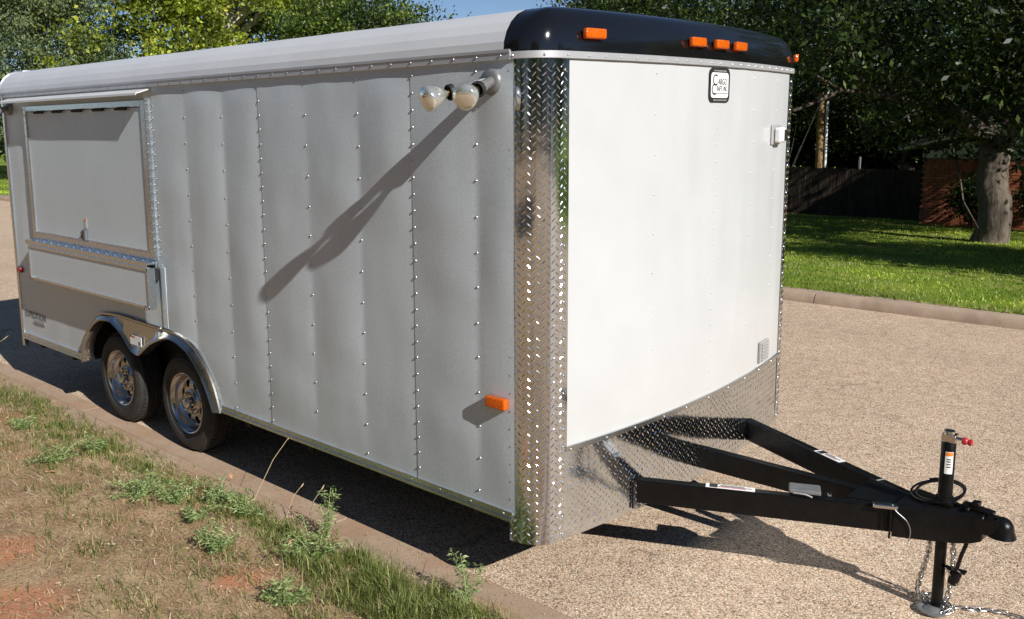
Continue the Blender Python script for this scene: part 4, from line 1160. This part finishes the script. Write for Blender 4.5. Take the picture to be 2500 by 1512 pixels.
# brick cladding goes on beyond the pieces
m = MB(); m.box(2.93, 9.0, .0, .059, 0, 1.73); m.build('wall_face', M['brick'], house)
m = MB()  # gable above with pale siding boards
for k in range(9):
    z = 1.745 + k * .10
    xl = max(.0, (z - 1.90) / .30 + .35)
    if xl < 8.6: m.box(xl, 8.9, -.012 if k % 2 else -.02, .05, z, z + .098)
m.build('gable_siding', M['siding'], house)
def roofslab(x0, z0, x1, z1, th, y0, y1, name, mat):
    m = MB(); m.add([(x0, y0, z0), (x1, y0, z1), (x1, y1, z1), (x0, y1, z0), (x0, y0, z0 + th), (x1, y0, z1 + th), (x1, y1, z1 + th), (x0, y1, z0 + th)],
                   [(0, 1, 2, 3), (4, 7, 6, 5), (0, 4, 5, 1), (1, 5, 6, 2), (2, 6, 7, 3), (3, 7, 4, 0)])
    return m.build(name, mat, house)
rf = roofslab(-.45, 1.93, 4.6, 3.25, .05, -.45, 7.2, 'roof', M['siding'])
for k in range(4): roofslab(-.47 + k * .001, 1.982 + k * .028, 4.6, 3.302 + k * .028, .026, -.48 + k * .012, 7.2, 'shingle_course', M['shingle'])
roofslab(9.6, 1.93, 4.6, 3.25, .05, -.45, 7.2, 'roof', M['siding']); roofslab(9.6, 1.982, 4.6, 3.302, .1, -.48, 7.2, 'roof', M['shingle'])
m = MB(); m.box(2.25, 3.55, -.03, .02, .86, .92); wnd = m.build('window_sill', M['siding'], house)
m = MB(); m.box(2.32, 3.5, -.012, -.004, .921, 1.62); m.build('window', M['ink'], house)

fence = empty('board_fence', (-6.45, 24.3, -.69), label='dark wooden board fence in shade left of the brick house', cat='fence')
fme = None; random.seed(9)
for k in range(96):
    x = -.07 - k * .1345
    if fme is None:
        o = MB().box(-.068, .068, -.011, .011, 0, 1.40).build('board', M['fence'], fence, bevel=.004); fme = o.data
    else:
        o = bpy.data.objects.new('board', fme); COL.objects.link(o); o.parent = fence
    o.location = (x, random.uniform(-.006, .006), random.uniform(-.03, .012)); o.rotation_euler = (0, random.uniform(-.006, .006), 0)
for z in (.3, 1.1):
    MB().box(-14, 0, .02, .06, z, z + .09).build('rail', M['fence'], fence)
for k in range(6): MB().box(-14 + k * 2.7, -13.91 + k * 2.7, .062, .15, -.1, 1.36).build('post', M['fence'], fence)
# chain-link wire tips above the fence
m = MB()
for k in range(12): m.tube([(-4.75 + k * .055, .08, 1.38), (-4.735 + k * .055, .08, 1.43)], .005, 4)
m.build('wire_tips', M['galv'], fence)

PX, PY = -10.43, 27.0; PG = gz(PX, PY)
pole = empty('utility_pole', (PX, PY, PG), label='wooden utility pole with a white conduit behind the fence', cat='pole')
m = MB(); m.tube([(0, 0, 0), (-.03, 0, 3.2), (-.09, 0, 8.2)], [.155, .14, .11], 14); m.build('post', M['pole'], pole, smooth=True)
m = MB(); m.tube([(.20, -.06, .0), (.17, -.06, 2.0), (.15, -.06, 4.6)], .042, 10); m.tube([(.15, -.06, 3.95), (.15, -.06, 4.25)], .06, 10); m.build('conduit', M['conduit'], pole, smooth=True)
for z in (1.9, 3.5, 5.0): MB().box(-.16, .22, -.115, .10, z, z + .035).build('strap', M['galv'], pole)
m = MB(); m.box(-1.0, .8, -.17, -.09, 7.5, 7.62); m.build('crossarm', M['pole'], pole)
gw = MB(); gw.tube([(PX - .07, PY - .1, PG + 3.35), (PX - .84, PY - .15, PG + 1.35), (PX - 1.5, PY - .2, PG - .02)], .014, 6)
g_ = gw.build('guy_wire', M['galv'], None, smooth=True, label='steel guy wire slanting from the utility pole down behind the fence', cat='wire')
gv = MB(); gv.tube([(PX - .60, PY - .14, PG + 2.0), (PX - .84, PY - .15, PG + 1.36), (PX - 1.0, PY - .16, PG + .95)], .03, 8); gv.build('guy_guard', M['galv'], g_, smooth=True)
for k, (dx, lb) in enumerate(((-1.25, 'thin dark cable hanging nearest the trailer nose beside the pole'), (-.98, 'thin dark cable hanging between the trailer nose and the guy wire'))):
    m = MB(); m.tube([(PX + dx, PY + 1, PG + 6.5), (PX + dx - .33, PY + .9, PG + 2.4), (PX + dx - .62, PY + .8, PG + .5)], .012, 5); m.build('hanging_cable', M['galv'], None, smooth=True, label=lb, cat='cable')
vp = MB(); vp.tube([(-8.80, 26, -.8), (-8.79, 26, .955)], .038, 10); vp.build('vent_pipe', M['galv'], None, smooth=True, label='short bright pipe standing just above the fence top right of the pole', cat='pipe')

# hedge shrubs by the brick wall
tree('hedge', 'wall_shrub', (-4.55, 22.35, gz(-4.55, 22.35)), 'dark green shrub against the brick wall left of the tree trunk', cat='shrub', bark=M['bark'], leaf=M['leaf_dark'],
     seed=41, height=1.35, cr_=.42, z0=.12, trunk_r=.03, n_leaf=4200, L=.085, Wd=.045, clump=.14, limbs=7, per=30)
tree('hedge', 'wall_shrub', (-3.1, 22.4, gz(-3.1, 22.4)), 'dark green shrub against the house wall right of the tree trunk', cat='shrub', rz=1.4, sc=.95)

# ------------------------------------------------------------------ grass
def blades(P, h, w, lean, rng, bend=.5):
    n = len(P); az = rng.uniform(0, 2 * np.pi, n); d = np.stack([np.cos(az), np.sin(az), np.zeros(n)], 1)
    s = np.stack([-np.sin(az + rng.normal(size=n) * .5), np.cos(az), np.zeros(n)], 1)
    up = np.array([0, 0, 1.0])
    a1 = lean[:, None]; a2 = (lean + bend * rng.uniform(.3, 1, n))[:, None]; a2 = np.minimum(a2, 1.62)
    mid = P + (d * np.sin(a1) + up * np.cos(a1)) * (h * .55)[:, None]
    tip = mid + (d * np.sin(a2) + up * np.cos(a2)) * (h * .45)[:, None]
    w = w[:, None]
    V = np.stack([P - s * w * .5, P + s * w * .5, mid - s * w * .38, mid + s * w * .38, tip], 1).reshape(-1, 3)
    o = (np.arange(n) * 5)[:, None]
    F = np.concatenate([o + np.array([[0, 1, 3]]), o + np.array([[0, 3, 2]]), o + np.array([[2, 3, 4]])], 0)
    return V, F
def vz(x, y): return np.array([verge_z(a, b) if b < -.36 else .127 for a, b in zip(x, y)])
rng = np.random.default_rng(5)
def scatter(patches, rng):
    X = []; Y = []
    for (cx, cy, rx, ry, n) in patches:
        a = rng.normal(size=(n, 2)) * .5; X.append(cx + a[:, 0] * rx); Y.append(cy + a[:, 1] * ry)
    X = np.concatenate(X); Y = np.concatenate(Y); k = Y < -.25
    return X[k], Y[k]
# green tufts: dense along the kerb near the trailer's front, patchy farther back
G = [(-.30, -.52, .40, .20, 3600), (.02, -.50, .35, .22, 3600), (-.62, -.50, .35, .18, 2600), (-1.0, -.44, .35, .14, 1900), (-.15, -.75, .35, .2, 2200), (.15, -.40, .3, .12, 1800), (-1.35, -.42, .4, .14, 1400),
     (-1.75, -.46, .40, .18, 1500), (-2.1, -.56, .35, .22, 1500), (-2.6, -.52, .35, .2, 1200), (-3.1, -.5, .5, .22, 2400), (-3.6, -.55, .5, .28, 2400), (-4.3, -.45, .6, .22, 2300), (-4.9, -.5, .6, .3, 1400), (-5.6, -.55, .7, .35, 1600), (-2.9, -.9, .3, .2, 500), (-3.4, -1.0, .25, .2, 300), (-2.3, -1.0, .2, .15, 200), (-1.5, -1.3, .25, .15, 250), (-.9, -1.35, .25, .15, 250), (-1.1, -.9, .3, .25, 500), (-.45, -1.15, .5, .25, 600), (-1.9, -1.1, .6, .3, 500)]
X, Y = scatter(G, rng)
n_bg = 6500; X = np.concatenate([X, rng.uniform(-7.5, 2.0, n_bg)]); Y = np.concatenate([Y, -.4 - rng.uniform(0, 1, n_bg) ** 1.6 * 3.2])
n = len(X); P = np.stack([X, Y, vz(X, Y) - .004], 1)
tuft = np.array([N3((a * 7, b * 7, 31)) + .6 * N3((a * 19, b * 19, 33)) for a, b in zip(X, Y)]); keep = tuft + rng.uniform(-.35, .35, n) > -.12
X = X[keep]; Y = Y[keep]; P = P[keep]; tuft = tuft[keep]; n = len(X)
near = np.exp(-((X + .2) / .9) ** 2) * np.exp(-((Y + .55) / .35) ** 2)
h = rng.uniform(.02, .075, n) * (1 + .8 * near) * (1 + .7 * np.clip(tuft, -.4, .8)); V, F = blades(P, h, rng.uniform(.0022, .0048, n), rng.uniform(0, 1.0, n), rng, 1.0)
link('grass', np_mesh('grass', V, F), M['grass_green'], label='patchy green grass growing on the dry verge by the kerb', cat='grass', kind='stuff')
n = 90000
X = rng.uniform(-8, 2.2, n); Y = -.30 - rng.uniform(0, 1, n) ** 1.25 * 3.4
P = np.stack([X, Y, vz(X, Y) + rng.uniform(-.002, .01, n)], 1)
V, F = blades(P, rng.uniform(.012, .06, n), rng.uniform(.0014, .0036, n), rng.uniform(1.0, 1.58, n), rng, .35)
link('dead_grass', np_mesh('dead_grass', V, F), M['straw'], label='matted dead straw covering the dry brown verge', cat='dead grass', kind='stuff')
n = 9000
X = rng.uniform(-7, 1.5, n); Y = -.34 - rng.uniform(0, 1, n) ** 1.2 * 3.0; Z = vz(X, Y)
sz = rng.uniform(.003, .011, n) * (1 + (rng.uniform(0, 1, n) > .985) * 1.2)
B = np.array([(1, 0, 0), (-.5, .87, 0), (-.5, -.87, 0), (.1, .1, .8)]); B = B - np.array([0, 0, .15])
rot = rng.uniform(0, 6.28, n); c, s = np.cos(rot), np.sin(rot)
V = np.empty((n, 4, 3)); V[:, :, 0] = B[:, 0] * c[:, None] - B[:, 1] * s[:, None]; V[:, :, 1] = B[:, 0] * s[:, None] + B[:, 1] * c[:, None]; V[:, :, 2] = B[:, 2]
V = V * sz[:, None, None] * rng.uniform(.7, 1.3, (n, 4, 1)) + np.stack([X, Y, Z], 1)[:, None]
F = (np.arange(n) * 4)[:, None, None] + np.array([[0, 1, 3], [1, 2, 3], [2, 0, 3]]); 
link('soil_crumbs', np_mesh('soil_crumbs', V.reshape(-1, 3), F.reshape(-1, 3)), M['clod'], label='crumbs of reddish soil lying on the verge', cat='soil', kind='stuff')
n = 2600
X = rng.uniform(-7, 1.5, n); Y = -.34 - rng.uniform(0, 1, n) ** 1.2 * 3.0; Z = vz(X, Y) + .006
V, F = leaf_quads(np.stack([X, Y, Z], 1), .022, .012, 0.0, rng)
V[:, 2] = np.repeat(Z, 4) + (V[:, 2] - np.repeat(Z, 4)) * .35
link('leaf_litter', np_mesh('leaf_litter', V, F), M['flake'], label='small pale flakes of dry leaf scattered over the verge', cat='litter', kind='stuff')
# debris along the gutter
n = 900
X = rng.uniform(-7, 1.6, n); Y = rng.uniform(-.13, .12, n) + .05 * np.sin(X * 3); Z = np.full(n, .006)
V, F = blades(np.stack([X, Y, Z], 1), rng.uniform(.008, .03, n), rng.uniform(.002, .004, n), rng.uniform(1.2, 1.5, n), rng, .2)
link('gutter_litter', np_mesh('gutter_litter', V, F), M['straw'], label='bits of dry straw lying in the concrete gutter', cat='litter', kind='stuff')
# far lawn
n = 90000
X = rng.uniform(-14, 2.5, n); Y = 7.86 + rng.uniform(0, 1, n) ** 1.3 * 17
Z = np.array([lawn_z(a, b) for a, b in zip(X, Y)])
far = (Y - 7.86) / 17
edge = np.clip(1 - (Y - 7.86) / .25, 0, 1)
V, F = blades(np.stack([X, Y, Z - .005], 1), rng.uniform(.025, .055, n) * (1 + .5 * edge), rng.uniform(.008, .014, n) * (1 + far), rng.uniform(0, .8, n), rng, .7)
link('lawn_grass', np_mesh('lawn_grass', V, F), M['grass_lawn'], label='mown bright green lawn grass across the street', cat='grass', kind='stuff')
n = 22000
X = rng.uniform(-75, -14, n); Y = 7.86 + rng.uniform(0, 1, n) ** 1.3 * 14
Z = np.array([lawn_z(a, b) for a, b in zip(X, Y)])
V, F = blades(np.stack([X, Y, Z - .005], 1), rng.uniform(.04, .08, n), rng.uniform(.02, .04, n), rng.uniform(0, .8, n), rng, .7)
link('lawn_grass', np_mesh('lawn_grass', V, F), M['grass_lawn'], label='lawn grass far down the street seen past the trailer rear', cat='grass', kind='stuff')

# weeds
def weed(x, y, h, nst, spread, label, seed, leafy=84, L=.045):
    rng = np.random.default_rng(seed)
    h *= 1.25; spread *= 1.35; L *= .85
    z = verge_z(x, y) if y < -.36 else .127
    root = empty('weed', (x, y, z), label=label, cat='weed', group='weeds on the verge')
    m = MB(); C_ = []; D_ = []
    for i in range(nst):
        a = 2 * math.pi * i / nst + rng.uniform(-.7, .7); ln = rng.uniform(.15, 1.25) * spread
        p0 = np.array([0, 0, 0.]); tip = np.array([math.cos(a) * ln, math.sin(a) * ln, h * rng.uniform(.3, 1.1)])
        md = tip * .5 + np.array([0, 0, h * .12])
        m.tube([p0, md, tip], [.0028, .0022, .001], 4)
        k = leafy
        t = rng.uniform(.12, 1.02, k); pt = np.outer((1 - t) ** 2, p0) + np.outer(2 * t * (1 - t), md) + np.outer(t * t, tip)
        C_.append(pt + rng.normal(size=(k, 3)) * .010)
    m.build('stems', M['weed'], root)
    C_ = np.concatenate(C_); n = len(C_)
    az = rng.uniform(0, 6.28, n); el = rng.uniform(-.2, .9, n); d = np.stack([np.cos(az) * np.cos(el), np.sin(az) * np.cos(el), np.sin(el)], 1)
    w = np.cross(d, rng.normal(size=(n, 3))); w /= np.linalg.norm(w, axis=1)[:, None]
    Ls = rng.uniform(.5, 1.2, (n, 1)) * L; tipz = d * Ls - np.array([0, 0, 1]) * Ls * .25
    V = np.stack([C_, C_ + d * Ls * .5 + w * Ls * .11, C_ + tipz, C_ + d * Ls * .5 - w * Ls * .11], 1).reshape(-1, 3)
    V[:, 2] = np.maximum(V[:, 2], .002)
    link('leaves', np_mesh('leaves', V, np.arange(n * 4).reshape(n, 4)), M['weed'], root)
WE = [(-2.88, -.84, .10, 9, .11, 'low grey-green weed nearest the left edge of the photo, below the wheels'),
      (-2.94, -.58, .09, 8, .10, 'grey-green weed just below the rear wheel by the kerb'),
      (-2.07, -.72, .11, 12, .13, 'widest grey-green weed of the clump below the front wheel'),
      (-1.86, -.63, .10, 11, .12, 'right-hand weed of the clump below the front wheel'),
      (-1.72, -.47, .11, 9, .10, 'green weed at the kerb edge below the fender end'),
      (-1.46, -.46, .12, 7, .09, 'small upright weed at the kerb edge right of the clump'),
      (-1.14, -.82, .10, 10, .10, 'lone grey-green weed on bare soil in the middle of the verge'),
      (-.78, -.52, .13, 11, .12, 'bushy weed among the long grass near the kerb'),
      (-.49, -.90, .09, 11, .09, 'lowest grey-green weed near the bottom edge of the photo'),
      (-.94, -.32, .24, 6, .05, 'tallest upright weed standing against the concrete gutter'),
      (.0, -.30, .17, 6, .06, 'upright weed at the bottom edge by the gutter joint'),
      (-3.75, -.70, .08, 7, .10, 'flat weed patch at the far left of the verge'),
      (-1.55, -.70, .07, 7, .08, 'tiny weed on bare soil right of the wide clump')]
for i, (x, y, h_, ns, sp, lb) in enumerate(WE): weed(x, y, h_, ns, sp, lb, 100 + i, L=.034 if h_ < .15 else .032)
# dry grass stalks leaning over the gutter
for i, (p0, p1, lb) in enumerate((((-1.62, -.30, .127), (-1.67, .02, .44), 'tall dry grass stalk leaning across the trailer bottom rail'),
                              ((-1.30, -.31, .127), (-1.34, -.16, .27), 'short dry stalk left of the paired stalks by the gutter'),
                              ((-1.14, -.30, .127), (-1.24, -.10, .27), 'short dry stalk with a seed head over the gutter shadow'),
                              ((-5.75, -.38, .127), (-5.88, .0, .36), 'dry grass stalk at the left edge behind the rear wheels'))):
    a = Vector(p0); b = Vector(p1); md = a.lerp(b, .55) + Vector((0, -.015, .02)); m = MB()
    m.tube([a, md, b], [.0022, .0017, .0012], 5)
    m.tube([a.lerp(b, .86) + Vector((0, 0, .004)), a.lerp(b, .93) + Vector((0, 0, .003)), b], [.001, .0038, .001], 5)
    m.build('grass_stalk', M['straw'], None, smooth=True, label=lb, cat='grass stalk', group='dry stalks by the kerb')
# curled dry leaves
for i, (x, y, lb) in enumerate(((-.46, -.50, 'curled tan leaf lying in the long grass by the kerb'), (-.98, -.50, 'rusty curled leaf beside the long grass'), (-2.0, -.20, 'pale dry leaf on the concrete below the front wheel'), (-2.72, -.95, 'pale dry leaf beside the low weeds at the left'))):
    z = (verge_z(x, y) if y < -.36 else .127) + .012; m = MB(); rs = []
    for u_ in steps(-1, 1, 7):
        wd = .016 * (1 - u_ * u_) ** .6 + .001; rs.append([(u_ * .03, v_ * wd, .010 * v_ * v_ + .007 * math.sin(u_ * 2.2 + i)) for v_ in (-1, -.5, 0, .5, 1)])
    m.rings(rs, False); o = m.build('dry_leaf', M['dryleaf'], None, smooth=True, label=lb, cat='leaf', group='dry leaves'); o.location = (x, y, z); o.rotation_euler = (.3, -.2, i * 1.3)
